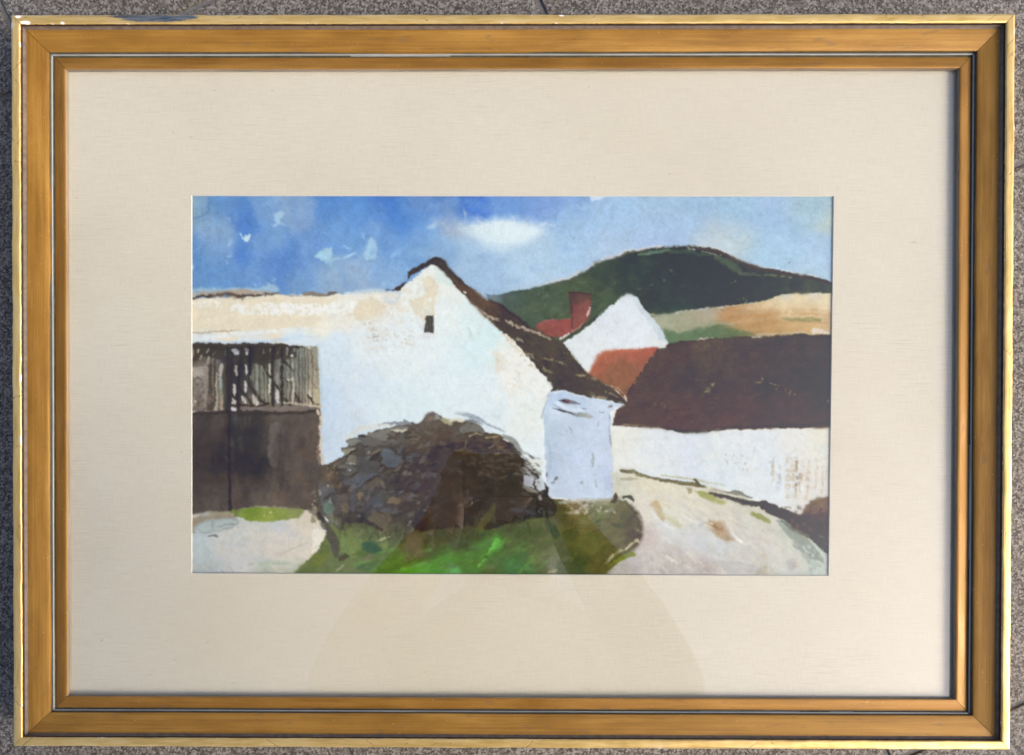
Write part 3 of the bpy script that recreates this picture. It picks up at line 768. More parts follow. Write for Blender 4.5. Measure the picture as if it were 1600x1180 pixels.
poly(T(ZF, [(1390, 90), (1410, 62), (1460, 75), (1530, 88), (1540, 110), (1440, 95), (1400, 105)]), (226, 210, 196), dry=0.2, rough=1.2, rs=3)
stroke(T(ZF, [(560, 150), (610, 138), (680, 135)]), [1.8, 2, 1.4], (190, 176, 166), dry=0.35)
stroke(T(ZF, [(960, 126), (1025, 124)]), [2.4, 2], (214, 208, 196), dry=0.2)
specks(T(ZF, [(1510, 560), (1530, 560), (1530, 590), (1510, 590)]), 2, (150, 138, 120), (1, 2), 25)

poly(roof, (100, 94, 72), op=0.28, f=2, rough=1, var=.1, vs=20)
# ---- chimney, red roof, small white gable, terracotta roof
poly(T(ZO, [(330, 448), (400, 408), (640, 392), (670, 400), (668, 500), (630, 528), (560, 560), (440, 552), (330, 505)]), [(845, 512, (148, 86, 80), 10), (870, 510, (160, 84, 82), 12), (885, 508, (164, 84, 82), 10), (862, 524, (142, 84, 76), 10)], f=0.8, rough=0.8, var=.06, vs=8)
stroke(T(ZO, [(400, 410), (520, 398), (640, 392)]), [1.5, 1.5, 1.2], (182, 112, 106), op=0.8)
poly(T(ZO, [(622, 162), (820, 168), (822, 330), (795, 412), (662, 512), (640, 392), (645, 240)]), [(900, 465, (98, 68, 60), 8), (915, 465, (104, 74, 66), 8), (898, 490, (142, 74, 72), 8), (912, 485, (152, 90, 86), 8), (905, 510, (156, 82, 80), 9)], f=0.8, rough=0.7, var=.05)
poly(T(ZO, [(690, 258), (770, 255), (775, 330), (740, 400), (690, 430), (680, 330)]), (158, 86, 84), op=0.6, f=1.6)
stroke(T(ZO, [(622, 165), (700, 160), (820, 172)]), [3, 2, 2], (84, 60, 52), op=0.9)
stroke(T(ZO, [(640, 170), (645, 280), (655, 400)]), [2.5, 3.5, 2], (112, 70, 64), op=0.85)
stroke(T(ZO, [(700, 365), (740, 345)]), [2, 1.2], (216, 160, 156))
stroke(T(ZO, [(808, 300), (800, 340), (790, 365)]), [2.5, 2.2, 1.2], (236, 220, 214), rough=.8)
stroke(T(ZO, [(540, 570), (590, 552), (632, 522)]), [1.5, 2.5, 2], (232, 218, 208), dry=0.2)
stroke(T(ZO, [(660, 505), (720, 465), (770, 415)]), [1.4, 1.8, 1.2], (206, 160, 150), op=0.8, dry=0.3)
stroke(T(ZO, [(575, 598), (680, 520), (800, 430), (880, 370)]), [1.4, 1.8, 1.8, 1], (70, 60, 62), op=0.8)
sg = T(ZO, [(580, 600), (700, 530), (800, 455), (880, 385), (960, 305), (1050, 228), (1140, 168), (1180, 180), (1225, 205), (1270, 280), (1320, 330), (1400, 430), (1510, 605), (1470, 648), (1380, 645), (1000, 668), (925, 688), (860, 762), (790, 848), (735, 850), (680, 750), (620, 660)])
poly(sg, [(960, 500, (222, 228, 234), 18), (985, 475, (224, 232, 238), 16), (920, 540, (226, 232, 234), 18), (1000, 520, (226, 232, 238), 18), (1030, 530, (222, 228, 230), 12)], f=0.7, rough=0.9, rs=5, var=0.02, vs=10)
poly(T(ZO, [(1160, 172), (1225, 205), (1270, 280), (1320, 332), (1400, 432), (1505, 600), (1440, 590), (1330, 430), (1230, 290)]), (202, 214, 224), op=0.75, f=1.2, rough=1.2)
stroke(T(ZO, [(1380, 560), (1430, 600), (1480, 640)]), [3, 3.5, 2], (226, 222, 210), op=0.8)
stroke(T(ZO, [(880, 372), (930, 330), (1000, 262)]), [2, 3, 1.5], (112, 120, 112), op=0.8, dry=0.45)
specks(sg, 16, (206, 214, 220), (1, 3), 26, 0.5)
terra = T(ZO, [(925, 688), (1000, 670), (1200, 660), (1422, 645), (1330, 770), (1200, 960), (1140, 1080), (1125, 1108), (1000, 1000), (880, 930), (795, 880), (860, 770)])
poly(terra, [(960, 556, (188, 106, 84), 9), (1000, 552, (186, 102, 84), 10), (1020, 550, (178, 92, 80), 8), (935, 575, (184, 102, 80), 9), (950, 590, (156, 102, 78), 12), (975, 580, (154, 102, 78), 12), (995, 575, (156, 100, 80), 12), (970, 605, (150, 104, 80), 10)], f=0.8, rough=0.7, var=.07, vs=7)
stroke(T(ZO, [(925, 690), (1000, 680), (1200, 672), (1400, 655)]), [5, 5, 5, 4], (198, 104, 82), op=0.75, f=1.2)
stroke(T(ZO, [(900, 710), (850, 790), (810, 870)]), [6, 6, 4], (192, 106, 82), op=0.7, f=1.4)
daubs(terra, 40, [(136, 98, 76), (168, 112, 88), (176, 108, 86)], (1, 3), (1.2, 3), (30, 120), (.2, .5), seed=27)
stroke(T(ZO, [(930, 680), (1010, 665), (1150, 662)]), [1.2, 1.8, 1.4], (226, 206, 200), op=0.8, dry=0.2)
stroke(T(ZO, [(1120, 1060), (1128, 1105)]), [1.4, 2.2], (222, 200, 186))
stroke(T(ZO, [(1000, 990), (1060, 1010), (1110, 1050)]), [1.2, 1.4, 1], (206, 180, 156), dry=0.4)
stroke(T(ZF, [(270, 215), (180, 340), (100, 450), (45, 555)]), [1.6, 1.4, 1.4, 1.6], (68, 50, 44), op=0.8)

# ---- white farmhouse with the long wall
house = [(296, 469), (330, 466), (380, 464), (440, 461), (530, 461), (600, 457), (622, 456), (638, 444), (660, 427), (676, 414), (684, 416), (697, 429), (712, 446), (730, 464), (745, 478), (760, 492), (775, 507), (800, 530), (820, 550),
         (842, 576), (864, 603), (860, 611), (855, 628), (850, 648), (848, 680), (851, 720), (855, 776), (840, 795), (500, 795), (500, 545), (296, 545)]
poly(house, [(320, 490, (236, 226, 202), 16), (360, 485, (238, 228, 206), 16), (420, 500, (236, 224, 198), 16), (480, 490, (238, 232, 216), 16), (540, 480, (236, 232, 220), 16), (590, 475, (230, 226, 214), 16), (320, 528, (222, 228, 232), 10), (400, 530, (222, 230, 236), 10), (470, 530, (218, 230, 238), 12),
             (520, 560, (214, 228, 238), 16), (515, 620, (208, 222, 236), 18), (520, 680, (208, 222, 236), 18), (560, 600, (216, 228, 238), 20), (590, 540, (228, 234, 236), 20), (640, 560, (228, 236, 238), 24), (640, 620, (220, 234, 240), 24),
             (680, 460, (234, 236, 230), 16), (700, 500, (230, 238, 238), 18), (740, 520, (218, 236, 238), 18), (720, 570, (224, 236, 240), 20), (760, 600, (226, 236, 240), 20), (750, 560, (212, 234, 240), 14), (800, 570, (236, 236, 230), 16), (830, 600, (236, 238, 234), 16), (820, 650, (232, 236, 232), 20), (760, 650, (222, 234, 240), 20), (840, 700, (228, 236, 238), 16), (690, 620, (224, 236, 240), 20)],
     f=0.9, rough=1.0, rs=5, var=0.012, vs=12)
stroke([(855, 592), (862, 604), (855, 625), (850, 645), (849, 690), (852, 740), (854, 772)], [2, 3, 3, 2.5, 2.5, 3, 3], (236, 242, 246), op=0.85)
# cream and bare paper on the wall, scumbled white over it
poly([(298, 470), (380, 467), (470, 465), (535, 464), (520, 480), (500, 500), (495, 512), (420, 514), (300, 517)], (234, 220, 192), op=0.75, f=3, rough=3, rs=10, var=.03)
poly([(355, 478), (420, 474), (505, 476), (560, 468), (600, 462), (590, 482), (520, 492), (430, 494), (365, 488)], (240, 240, 236), op=0.95, f=1.5, rough=3, rs=8, dry=0.42, var=.01)
poly([(300, 472), (345, 470), (350, 480), (310, 482)], (240, 236, 222), op=0.8, dry=0.4, f=1)
poly([(560, 470), (585, 466), (604, 470), (607, 480), (592, 492), (575, 502), (558, 500), (552, 486)], (228, 214, 184), op=0.85, f=2, rough=3, rs=9, dry=0.2, var=.03)
poly(T(ZP, [(460, 265), (520, 240), (560, 270), (610, 340), (600, 400), (580, 420), (580, 590), (500, 595), (480, 650), (450, 600), (400, 590), (370, 520), (330, 460), (420, 440), (500, 400)]), (228, 216, 190), op=0.85, f=1.2, rough=1.8, rs=6, var=.03)
stroke(T(ZP, [(540, 250), (580, 330), (570, 400)]), [5, 6, 3], (230, 220, 194), op=0.7, f=1.5)
daubs(T(ZP, [(280, 330), (540, 300), (560, 700), (0, 780), (0, 520)]), 60, [(240, 242, 240), (236, 240, 240), (226, 218, 200), (222, 228, 232)], (1.5, 5), (1, 2.4), (-50, 10), (.3, .7), seed=28, f=1.2)
specks(T(ZP, [(0, 640), (120, 700), (400, 740), (400, 860), (230, 880), (0, 800)]), 46, [(190, 176, 152), (206, 194, 170), (180, 170, 150)], (.5, 1.3), 29, 0.8)
specks(T(ZD, [(1310, 20), (1420, 20), (1440, 180), (1340, 150)]), 22, [(150, 142, 124), (170, 156, 132), (196, 184, 160)], (.5, 1.4), 30, 0.8)
poly(T(ZP, [(560, 150), (640, 190), (700, 260), (760, 340), (700, 330), (610, 300)]), (212, 230, 226), op=0.7, f=2, rough=1.5)
stroke(T(ZP, [(610, 165), (650, 195), (690, 240)]), [3, 4, 2], (172, 180, 172), op=0.7, dry=0.3)
poly(T(ZE, [(660, 215), (720, 240), (760, 300), (720, 370), (690, 400), (680, 300)]), (234, 216, 190), op=0.8, f=2.5, rough=2)
stroke(T(ZE, [(830, 370), (860, 385), (840, 420)]), [3, 5, 3], (214, 210, 190), op=0.7, f=1.5)
poly(T(ZE, [(720, 350), (830, 320), (900, 420), (880, 560), (760, 560), (700, 450)]), (238, 236, 228), op=0.6, f=5, rough=4)
poly(T(ZE, [(500, 60), (640, 80), (700, 200), (640, 330), (480, 300), (440, 180)]), (216, 236, 240), op=0.55, f=8, rough=5)
daubs([(600, 530), (840, 610), (840, 660), (700, 640), (560, 650), (520, 600)], 130, [(236, 242, 242), (216, 230, 238), (228, 238, 240), (212, 226, 232), (236, 236, 230)], (2, 6), (1, 3), (20, 160), (.12, .4), seed=31, f=2)
daubs([(690, 440), (780, 520), (850, 600), (760, 580), (690, 520)], 60, [(240, 240, 232), (214, 232, 232), (226, 238, 240), (232, 226, 210)], (1.5, 5), (1, 3), (20, 120), (.15, .45), seed=32, f=1.6)
stroke(T(ZE, [(480, 60), (505, 95), (500, 130)]), [2, 3.5, 2], (196, 206, 200), op=0.7, f=1.2)
# cream paper showing along the dark verge
stroke([(735, 470), (752, 488), (768, 502), (775, 508)], [2, 5, 4, 3], (234, 222, 202), op=0.8, dry=0.25)
stroke([(788, 522), (796, 530), (808, 545), (820, 556)], [3, 7, 5, 2], (234, 218, 196), op=0.85, dry=0.3)
stroke([(832, 566), (848, 584), (860, 600)], [2, 2.5, 2], (240, 238, 230), op=0.8)
# shadow line and window
poly(T(ZP, [(495, 594), (525, 600), (568, 592), (570, 680), (572, 742), (485, 742), (488, 680)]), (82, 80, 78), f=0.7, rough=0.5, var=.05)
for i, x in enumerate((500, 515, 530, 545, 558)):
    stroke(T(ZP, [(x, 605), (x + 3, 670), (x + 2, 738)]), [1.6, 1.2, 1.4], ((112, 108, 104), (62, 60, 60))[i % 2], op=0.6, f=0.6)
stroke(T(ZP, [(490, 660), (490, 740)]), [2, 2], (64, 60, 58), op=0.7)
stroke(T(ZP, [(440, 755), (500, 752), (580, 752)]), [3, 4, 2.5], (238, 240, 240), op=0.9)
stroke(T(ZP, [(578, 600), (580, 740)]), [2.5, 2.5], (240, 242, 240), op=0.9)
poly(T(ZE, [(110, 100), (240, 90), (250, 130), (170, 150), (110, 135)]), (222, 220, 222), op=0.5, f=3)
# ochre line and blue shadow under the wall top
stroke(T(ZD, [(50, 92), (160, 92), (300, 82), (420, 78)]), [3, 2.4, 2, 1], (184, 168, 136), op=0.85, dry=0.25)
stroke(T(ZD, [(150, 130), (400, 105), (700, 80), (900, 62)]), [5, 6, 6, 4], (232, 236, 238), op=0.8, dry=0.2)
stroke(T(ZD, [(60, 172), (300, 165), (520, 165), (700, 150), (860, 125)]), [3, 5, 6, 6, 2.5], (194, 214, 232), op=0.8, f=1.2)
stroke(T(ZD, [(720, 140), (800, 128), (900, 122), (1000, 120)]), [2.5, 4, 3, 2], (204, 222, 236), op=0.7, f=1.2)
stroke(T(ZD, [(985, 190), (1000, 330), (1012, 450), (1015, 600)]), [5, 4, 3, 2.5], (192, 210, 216), op=0.8, f=1)
poly(T(ZD, [(1025, 420), (1100, 430), (1130, 600), (1120, 760), (1060, 960), (1020, 960)]), (198, 216, 234), op=0.5, f=6, rough=4)
specks(T(ZD, [(1220, 660), (1290, 650), (1290, 740), (1220, 740)]), 18, (204, 214, 214), (1, 2.4), 33, 0.7)
stroke(T(ZD, [(1190, 860), (1260, 810), (1320, 785)]), [6, 8, 5], (222, 222, 210), op=0.7, f=2)
stroke(T(ZP, [(140, 445), (185, 470), (240, 450), (270, 390), (200, 385), (130, 392)]), [6, 8, 7, 5, 4, 3], (204, 216, 224), op=0.7, f=1.2)

# ---- left skyline
poly(T(ZA, [(50, 768), (130, 762), (200, 760), (340, 748), (480, 745), (600, 755), (680, 772), (600, 785), (460, 782), (330, 788), (180, 800), (50, 812)]), [(305, 460, (176, 178, 174), 10), (350, 456, (186, 168, 146), 14), (390, 455, (188, 166, 142), 14), (425, 459, (186, 180, 172), 10)], f=0.8, rough=0.9, var=.05)
stroke(T(ZA, [(50, 815), (110, 800), (200, 792), (300, 778), (340, 785), (400, 796), (470, 790), (560, 784), (690, 774)]), [4, 3, 3.5, 5, 6, 6, 4, 3, 1.5], (92, 74, 66), rough=1.6, rs=4, bristle=.1)
specks(T(ZA, [(300, 795), (440, 800), (440, 830), (300, 815)]), 16, (92, 74, 66), (.7, 1.5), 34, asp=(1, 2), ang=(60, 120))
stroke(T(ZA, [(700, 782), (800, 788), (880, 790)]), [1.5, 2.5, 2], (176, 172, 162), dry=.3)
poly(T(ZA, [(875, 768), (960, 765), (1050, 772), (1120, 765), (1128, 775), (1090, 788), (990, 792), (880, 795)]), (140, 130, 118), f=0.8, rough=0.9, dry=0.08)
stroke(T(ZA, [(1060, 775), (1110, 770)]), [5, 4], (116, 106, 100))
stroke(T(ZA, [(1190, 770), (1290, 765), (1400, 752), (1460, 752)]), [3, 4, 6, 5], (206, 220, 228), op=0.8, f=1.5)

# ---- dark roof of the farmhouse
poly(T(ZP, [(140, 368), (160, 360), (215, 366), (235, 345), (330, 285), (345, 262), (342, 205), (352, 195), (450, 140), (585, 64), (605, 95), (545, 138), (470, 182), (360, 246), (325, 300), (265, 372), (210, 376)]), (70, 64, 62), f=0.7, rough=0.7, rs=4, var=.06)
band = [(676, 413), (682, 401), (690, 406), (697, 409), (704, 420), (713, 431), (730, 446), (745, 457), (762, 470), (777, 476), (788, 478), (803, 491), (822, 505), (840, 516), (859, 525), (874, 531), (881, 535), (888, 545), (899, 561), (913, 578), (920, 584), (934, 593), (955, 605), (971, 619), (982, 630), (966, 630),
        (930, 623), (909, 617), (885, 611), (862, 610), (864, 602), (845, 580), (825, 556), (806, 535), (790, 521), (770, 505), (752, 489), (735, 472), (720, 455), (708, 441), (697, 428), (686, 418)]
poly(band, [(690, 412, (74, 66, 62), 10), (710, 436, (78, 66, 58), 10), (728, 455, (96, 74, 60), 10), (748, 470, (104, 80, 64), 10), (768, 488, (98, 76, 62), 12), (790, 490, (78, 66, 56), 12), (805, 510, (82, 72, 60), 12), (830, 530, (84, 76, 62), 14), (850, 545, (84, 78, 64), 14),
            (870, 550, (88, 80, 66), 14), (850, 575, (78, 72, 58), 14), (880, 580, (84, 78, 62), 14), (880, 600, (72, 66, 56), 12), (910, 600, (86, 78, 62), 12), (940, 612, (90, 82, 64), 12), (965, 622, (84, 74, 60), 10), (775, 498, (74, 62, 54), 6)],
     f=0.8, rough=0.9, rs=4, var=0.08, vs=6, ang=0.7, asp=3)
stroke([(684, 404), (696, 411), (704, 423), (716, 436), (732, 450)], [4, 4, 3, 2.5, 1.5], (58, 54, 54), op=0.7)
stroke([(735, 450), (752, 462), (765, 470)], [2, 3.5, 3], (128, 132, 138), op=0.7, f=1.2)
stroke([(765, 470), (785, 478), (800, 490), (822, 505)], [3, 5, 5, 3], (68, 58, 52), op=0.8)
poly(T(ZP, [(828, 372), (842, 370), (855, 385), (848, 398), (832, 385)]), (226, 220, 210), f=0.6, rough=0.4)
stroke(T(ZP, [(1060, 600), (1110, 622), (1165, 632)]), [3, 5, 3], (188, 172, 150), dry=0.3, f=0.7)
stroke(T(ZP, [(1225, 640), (1260, 655), (1265, 690)]), [3, 4.5, 3], (172, 156, 134), dry=0.3, f=0.7)
stroke(T(ZP, [(1295, 690), (1370, 700), (1440, 730), (1540, 765), (1600, 795)]), [3, 3.5, 4, 3, 3], (186, 168, 148), dry=0.3, f=0.7)
stroke(T(ZO, [(150, 450), (260, 490), (380, 535), (460, 575)]), [4, 4, 4, 2], (182, 162, 142), dry=0.34, f=0.7)
stroke(T(ZO, [(70, 405), (110, 430), (130, 460)]), [3, 4, 3], (180, 162, 138), dry=0.35, f=0.7)
stroke(T(ZP, [(930, 510), (970, 535), (1020, 570), (1060, 620)]), [2, 3, 3, 2], (206, 188, 160), dry=0.35, f=0.7)
stroke(T(ZO, [(130, 580), (180, 575), (225, 605)]), [4, 4, 2.5], (150, 136, 114), dry=0.32, f=0.7)
stroke(T(ZO, [(240, 700), (290, 720), (310, 745)]), [3, 5, 3], (140, 126, 106), dry=0.3, f=0.7)
stroke(T(ZO, [(390, 740), (480, 755), (600, 800)]), [2, 2.5, 2], (140, 126, 108), dry=0.42, f=0.7)
stroke(T(ZO, [(380, 805), (420, 840), (470, 860)]), [2, 5, 3], (132, 120, 100), dry=0.35, f=0.8)
stroke(T(ZO, [(700, 890), (780, 905), (860, 930)]), [3, 5, 3], (160, 142, 112), dry=0.38, f=0.7)
stroke(T(ZO, [(580, 690), (620, 700)]), [2, 1.6], (126, 116, 104), dry=0.2)
stroke(T(ZO, [(830, 1070), (900, 1085), (960, 1100)]), [2, 3, 2], (168, 148, 118), dry=0.35, f=0.7)
stroke(T(ZO, [(930, 1030), (990, 1050), (1060, 1085)]), [2, 3, 2], (150, 132, 104), dry=0.4, f=0.7)
daubs(band, 90, [(66, 60, 52), (98, 86, 70), (108, 92, 74), (74, 66, 56), (96, 76, 62)], (1, 3), (2, 5), (25, 60), (.2, .5), seed=35, f=0.9)
specks(T(ZO, [(60, 540), (130, 600), (220, 720), (330, 840), (300, 830), (180, 700), (60, 580)]), 20, (206, 188, 162), (.6, 1.5), 36)

# ---- pale blue end wall
annex = T(ZQ, [(180, 130), (250, 124), (320, 125), (400, 145), (480, 165), (620, 190), (760, 215), (812, 230), (830, 245), (818, 265), (762, 268), (768, 292), (735, 320), (732, 345), (735, 470), (740, 640), (750, 800), (780, 960), (783, 1040), (770, 1080), (730, 1108), (500, 1112), (300, 1100), (150, 1082), (130, 700), (115, 350), (150, 230)])
poly(annex, [(870, 618, (186, 206, 230), 10), (900, 622, (192, 210, 232), 12), (940, 632, (206, 220, 236), 10), (875, 640, (212, 224, 238), 8), (860, 680, (190, 206, 222), 14), (890, 670, (194, 208, 224), 16), (920, 670, (202, 214, 234), 14), (940, 690, (196, 210, 228), 14), (870, 720, (186, 202, 222), 14), (900, 715, (204, 216, 238), 16),
             (930, 720, (206, 218, 238), 14), (945, 740, (194, 208, 232), 12), (880, 760, (202, 216, 238), 14), (910, 750, (200, 214, 234), 14), (935, 765, (204, 218, 236), 12), (955, 755, (186, 196, 226), 7), (860, 765, (196, 208, 220), 8)], f=0.8, rough=0.8, rs=5, var=.02, vs=9)
stroke(T(ZQ, [(235, 235), (300, 262), (380, 285), (480, 300)]), [5, 8, 8, 5], (218, 230, 242), op=0.8, f=1.5)
stroke(T(ZQ, [(185, 135), (320, 130), (480, 170), (640, 198), (820, 242)]), [2, 2, 2, 2, 2.5], (220, 230, 240), op=0.8)
poly(T(ZQ, [(258, 212), (330, 195), (400, 205), (482, 236), (400, 236), (320, 240)]), (120, 122, 130), f=0.7, rough=0.4)
stroke(T(ZQ, [(265, 212), (320, 215), (345, 232)]), [1.4, 2.2, 1.4], (62, 56, 62))
poly(T(ZQ, [(325, 205), (360, 210), (345, 232), (325, 228)]), (128, 70, 80), op=0.8, f=0.7)
poly(T(ZQ, [(205, 278), (280, 285), (400, 318), (520, 326), (585, 350), (545, 368), (450, 358), (360, 330), (260, 300)]), [(870, 639, (86, 86, 92), 6), (890, 643, (92, 92, 98), 7), (910, 647, (158, 164, 162), 7), (925, 649, (184, 186, 178), 6)], f=0.7, rough=0.4)
stroke(T(ZQ, [(215, 245), (240, 262), (290, 285)]), [1.2, 2, 1.2], (140, 152, 170), op=0.8)
stroke(T(ZQ, [(470, 278), (490, 285), (512, 278)]), [1, 1.8, 1], (136, 146, 160))
stroke(T(ZQ, [(630, 305), (660, 318), (685, 308)]), [1, 1.8, 1], (130, 140, 150))
poly(T(ZQ, [(710, 255), (740, 245), (765, 258), (750, 272), (715, 268)]), (142, 142, 146), f=0.8)
stroke(T(ZQ, [(720, 345), (725, 440), (722, 560), (735, 650)]), [1.2, 1.5, 1.2, 1], (150, 162, 186), op=0.8)
stroke(T(ZQ, [(733, 530), (740, 600), (745, 640)]), [2, 2.4, 1], (96, 90, 92), op=0.8)
stroke(T(ZQ, [(350, 445), (365, 465), (372, 500)]), [1.2, 2, 1], (148, 160, 172))
stroke(T(ZQ, [(622, 400), (624, 430)]), [2, 2], (168, 180, 190))
stroke(T(ZQ, [(572, 690), (578, 740), (574, 800)]), [3, 5.5, 4], (168, 180, 180), op=0.9)
stroke(T(ZQ, [(600, 935), (606, 995)]), [3, 4], (178, 190, 194), op=0.8)
poly(T(ZQ, [(455, 955), (490, 935), (480, 970), (462, 972)]), (150, 164, 172), f=0.7)
poly(T(ZQ, [(150, 860), (165, 880), (160, 900), (148, 885)]), (110, 118, 132), f=0.6)
poly(T(ZQ, [(215, 930), (240, 895), (255, 915), (235, 938)]), (120, 130, 140), f=0.6)
poly(T(ZQ, [(180, 950), (215, 940), (225, 955), (195, 970)]), (134, 142, 152), f=0.6)
stroke(T(ZQ, [(148, 560), (170, 640), (185, 760), (160, 900)]), [3, 5, 4, 3], (172, 192, 210), op=0.7, f=1.5)
specks(annex, 16, (166, 180, 196), (.6, 1.3), 37, 0.6)
daubs(annex, 60, [(214, 226, 240), (184, 202, 222), (206, 214, 236)], (2, 6), (1, 2.5), (30, 150), (.12, .35), seed=38, f=2)
stroke([(860, 612), (855, 626), (851, 640), (848, 652)], [1.2, 2.2, 2, 1], (150, 166, 178), op=0.7, dry=0.2)

# ---- white yard wall at the right
poly([(954, 672), (960, 668), (1000, 668), (1034, 671), (1066, 676), (1119, 673), (1182, 672), (1300, 667), (1300, 800), (1250, 800), (1193, 782), (1131, 762), (1085, 755), (1021, 748), (989, 736), (958, 737), (957, 700)],
     [(975, 690, (232, 232, 224), 16), (1010, 700, (226, 230, 234), 16), (1000, 720, (230, 232, 230), 14), (1050, 690, (222, 228, 234), 18), (1080, 720, (216, 224, 236), 18), (1050, 735, (224, 228, 232), 16), (1110, 700, (222, 228, 230), 16), (1120, 735, (220, 230, 236), 16), (1160, 690, (226, 230, 234), 18), (1200, 720, (222, 230, 236), 18), (1180, 755, (224, 230, 234), 16), (1240, 690, (228, 228, 226), 16), (1280, 700, (230, 228, 218), 14), (1270, 750, (226, 224, 220), 14), (1280, 680, (232, 228, 212), 10)],
     f=0.8, rough=0.8, rs=5, var=.012)
daubs([(965, 676), (1290, 676), (1290, 770), (1200, 775), (1000, 735)], 110, [(234, 238, 240), (214, 222, 234), (230, 228, 218), (222, 232, 236)], (2, 7), (1, 3), (-20, 40), (.12, .4), seed=39, f=2)
specks(T(ZI, [(750, 60), (920, 70), (930, 190), (860, 180), (760, 130)]), 30, [(160, 166, 160), (176, 182, 176), (196, 200, 196)], (.5, 1.6), 40, 0.8, ang=(50, 120))
specks(T(ZI, [(1080, 40), (1520, 20), (1520, 380), (1380, 330), (1100, 250)]), 40, [(180, 180, 170), (196, 190, 176), (206, 206, 200)], (.5, 1.5), 41, 0.7)
for x, y0, y1, c, wd in ((1218, 90, 380, (204, 170, 136), 5), (1240, 130, 370, (210, 184, 150), 5), (1275, 95, 375, (190, 160, 124), 5.5), (1325, 120, 250, (208, 180, 150), 4), (1355, 180, 390, (206, 160, 122), 5.5), (1300, 180, 280, (130, 128, 124), 4), (1150, 200, 320, (190, 204, 226), 8), (1105, 110, 210, (170, 172, 164), 3.5)):
    stroke(T(ZI, [(x, y0), (x + 6, (y0 + y1) / 2), (x - 3, y1)]), [wd * .6, wd, wd * .8], c, op=0.5, dry=0.42, f=1.0)
stroke(T(ZI, [(1282, 100), (1285, 220), (1278, 330)]), [2, 2.5, 2], (150, 140, 116), op=0.7, dry=0.35)
stroke([(958, 674), (957, 700), (958, 730)], [1.5, 1.5, 1.5], (206, 206, 204), op=0.6)

# ---- road
road = [(954, 738), (989, 734), (1021, 746), (1085, 753), (1131, 764), (1193, 785), (1300, 850), (1300, 905), (930, 905), (950, 885), (985, 860), (1003, 830), (995, 800), (975, 778), (960, 775)]
poly(road, [(975, 745, (212, 210, 196), 10), (1000, 752, (222, 214, 192), 12), (1040, 758, (224, 218, 196), 16), (1080, 775, (222, 218, 200), 16), (1000, 790, (224, 218, 206), 14), (985, 765, (214, 214, 196), 10), (1120, 780, (216, 212, 196), 16), (1160, 805, (214, 212, 198), 16), (1150, 830, (208, 206, 202), 16), (1060, 800, (222, 222, 208), 14), (1040, 825, (214, 216, 218), 12), (1090, 840, (206, 208, 212), 16), (1120, 860, (210, 216, 220), 14),
            (1015, 835, (208, 192, 188), 9), (1020, 860, (208, 200, 194), 12), (990, 880, (196, 190, 188), 12), (1050, 880, (196, 188, 184), 14), (1100, 888, (196, 184, 182), 12), (1150, 880, (208, 206, 204), 14), (1200, 850, (212, 208, 202), 14), (1190, 885, (200, 198, 188), 12), (1230, 840, (204, 208, 196), 12), (1240, 880, (206, 208, 204), 12), (1280, 880, (196, 206, 200), 12), (1170, 790, (206, 204, 190), 12), (960, 890, (192, 186, 180), 10)],
     f=0.8, rough=1.0, var=.03, vs=9)
daubs([(985, 760), (1100, 770), (1240, 830), (1285, 880), (1100, 890), (990, 885), (1010, 820)], 160, [(224, 220, 204), (202, 198, 196), (214, 212, 212), (196, 190, 182), (226, 224, 214), (206, 196, 190)], (2, 8), (1.3, 3.5), (10, 60), (.1, .35), seed=42, f=2)
stroke(T(ZI, [(225, 430), (260, 420), (280, 480), (310, 530)]), [5, 9, 10, 6], (200, 172, 126), op=0.8, f=2)
stroke(T(ZI, [(310, 500), (370, 540), (430, 590)]), [6, 9, 6], (206, 202, 166), op=0.8, f=2.5)
poly(T(ZI, [(605, 560), (680, 545), (750, 560), (800, 640), (830, 690), (760, 700), (700, 660), (640, 600)]), (182, 150, 114), op=0.8, f=4, rough=3, var=.08)
stroke(T(ZI, [(640, 550), (690, 590), (740, 610)]), [3, 5, 4], (158, 122, 88), op=0.7, f=2)
stroke(T(ZI, [(620, 545), (665, 570)]), [2, 2.4], (228, 214, 190))
stroke(T(ZI, [(800, 600), (830, 650), (870, 690), (920, 720)]), [2.4, 3, 3, 1.6], (238, 236, 230), dry=0.2)
stroke(T(ZI, [(450, 510), (510, 545), (560, 570)]), [2, 3, 1.5], (236, 234, 226), dry=0.3)
stroke(T(ZI, [(230, 480), (260, 520), (320, 570), (400, 610)]), [2, 3, 5, 3], (234, 236, 238), op=0.8, f=1.2)
stroke(T(ZI, [(170, 640), (210, 660), (180, 720)]), [6, 10, 6], (200, 176, 170), op=0.45, f=4)
poly(T(ZI, [(560, 850), (640, 820), (720, 850), (740, 930), (600, 930)]), (194, 180, 172), op=0.45, f=5, rough=4)
daubs(T(ZI, [(150, 760), (700, 840), (700, 945), (100, 945)]), 60, [(186, 176, 172), (206, 196, 186), (176, 170, 168), (214, 206, 196), (190, 172, 168)], (1, 3.5), (1, 2.2), (0, 180), (.3, .7), seed=43)
poly(T(ZI, [(620, 820), (760, 840), (880, 840), (1020, 890), (1000, 935), (780, 935), (720, 880)]), (192, 190, 190), op=0.7, f=1.2, rough=2)
poly(T(ZI, [(860, 740), (1000, 690), (1050, 740), (1060, 850), (1000, 885), (900, 840)]), (208, 206, 202), op=0.7, f=1.5, rough=2)
poly(T(ZI, [(1060, 760), (1140, 690), (1240, 720), (1300, 880), (1240, 900), (1200, 850), (1120, 900), (1070, 880)]), (214, 214, 206), op=0.75, f=1.2, rough=2)
poly(T(ZI, [(1020, 880), (1060, 860), (1065, 930), (980, 940)]), (178, 166, 142), op=0.7, f=1.5, rough=2)
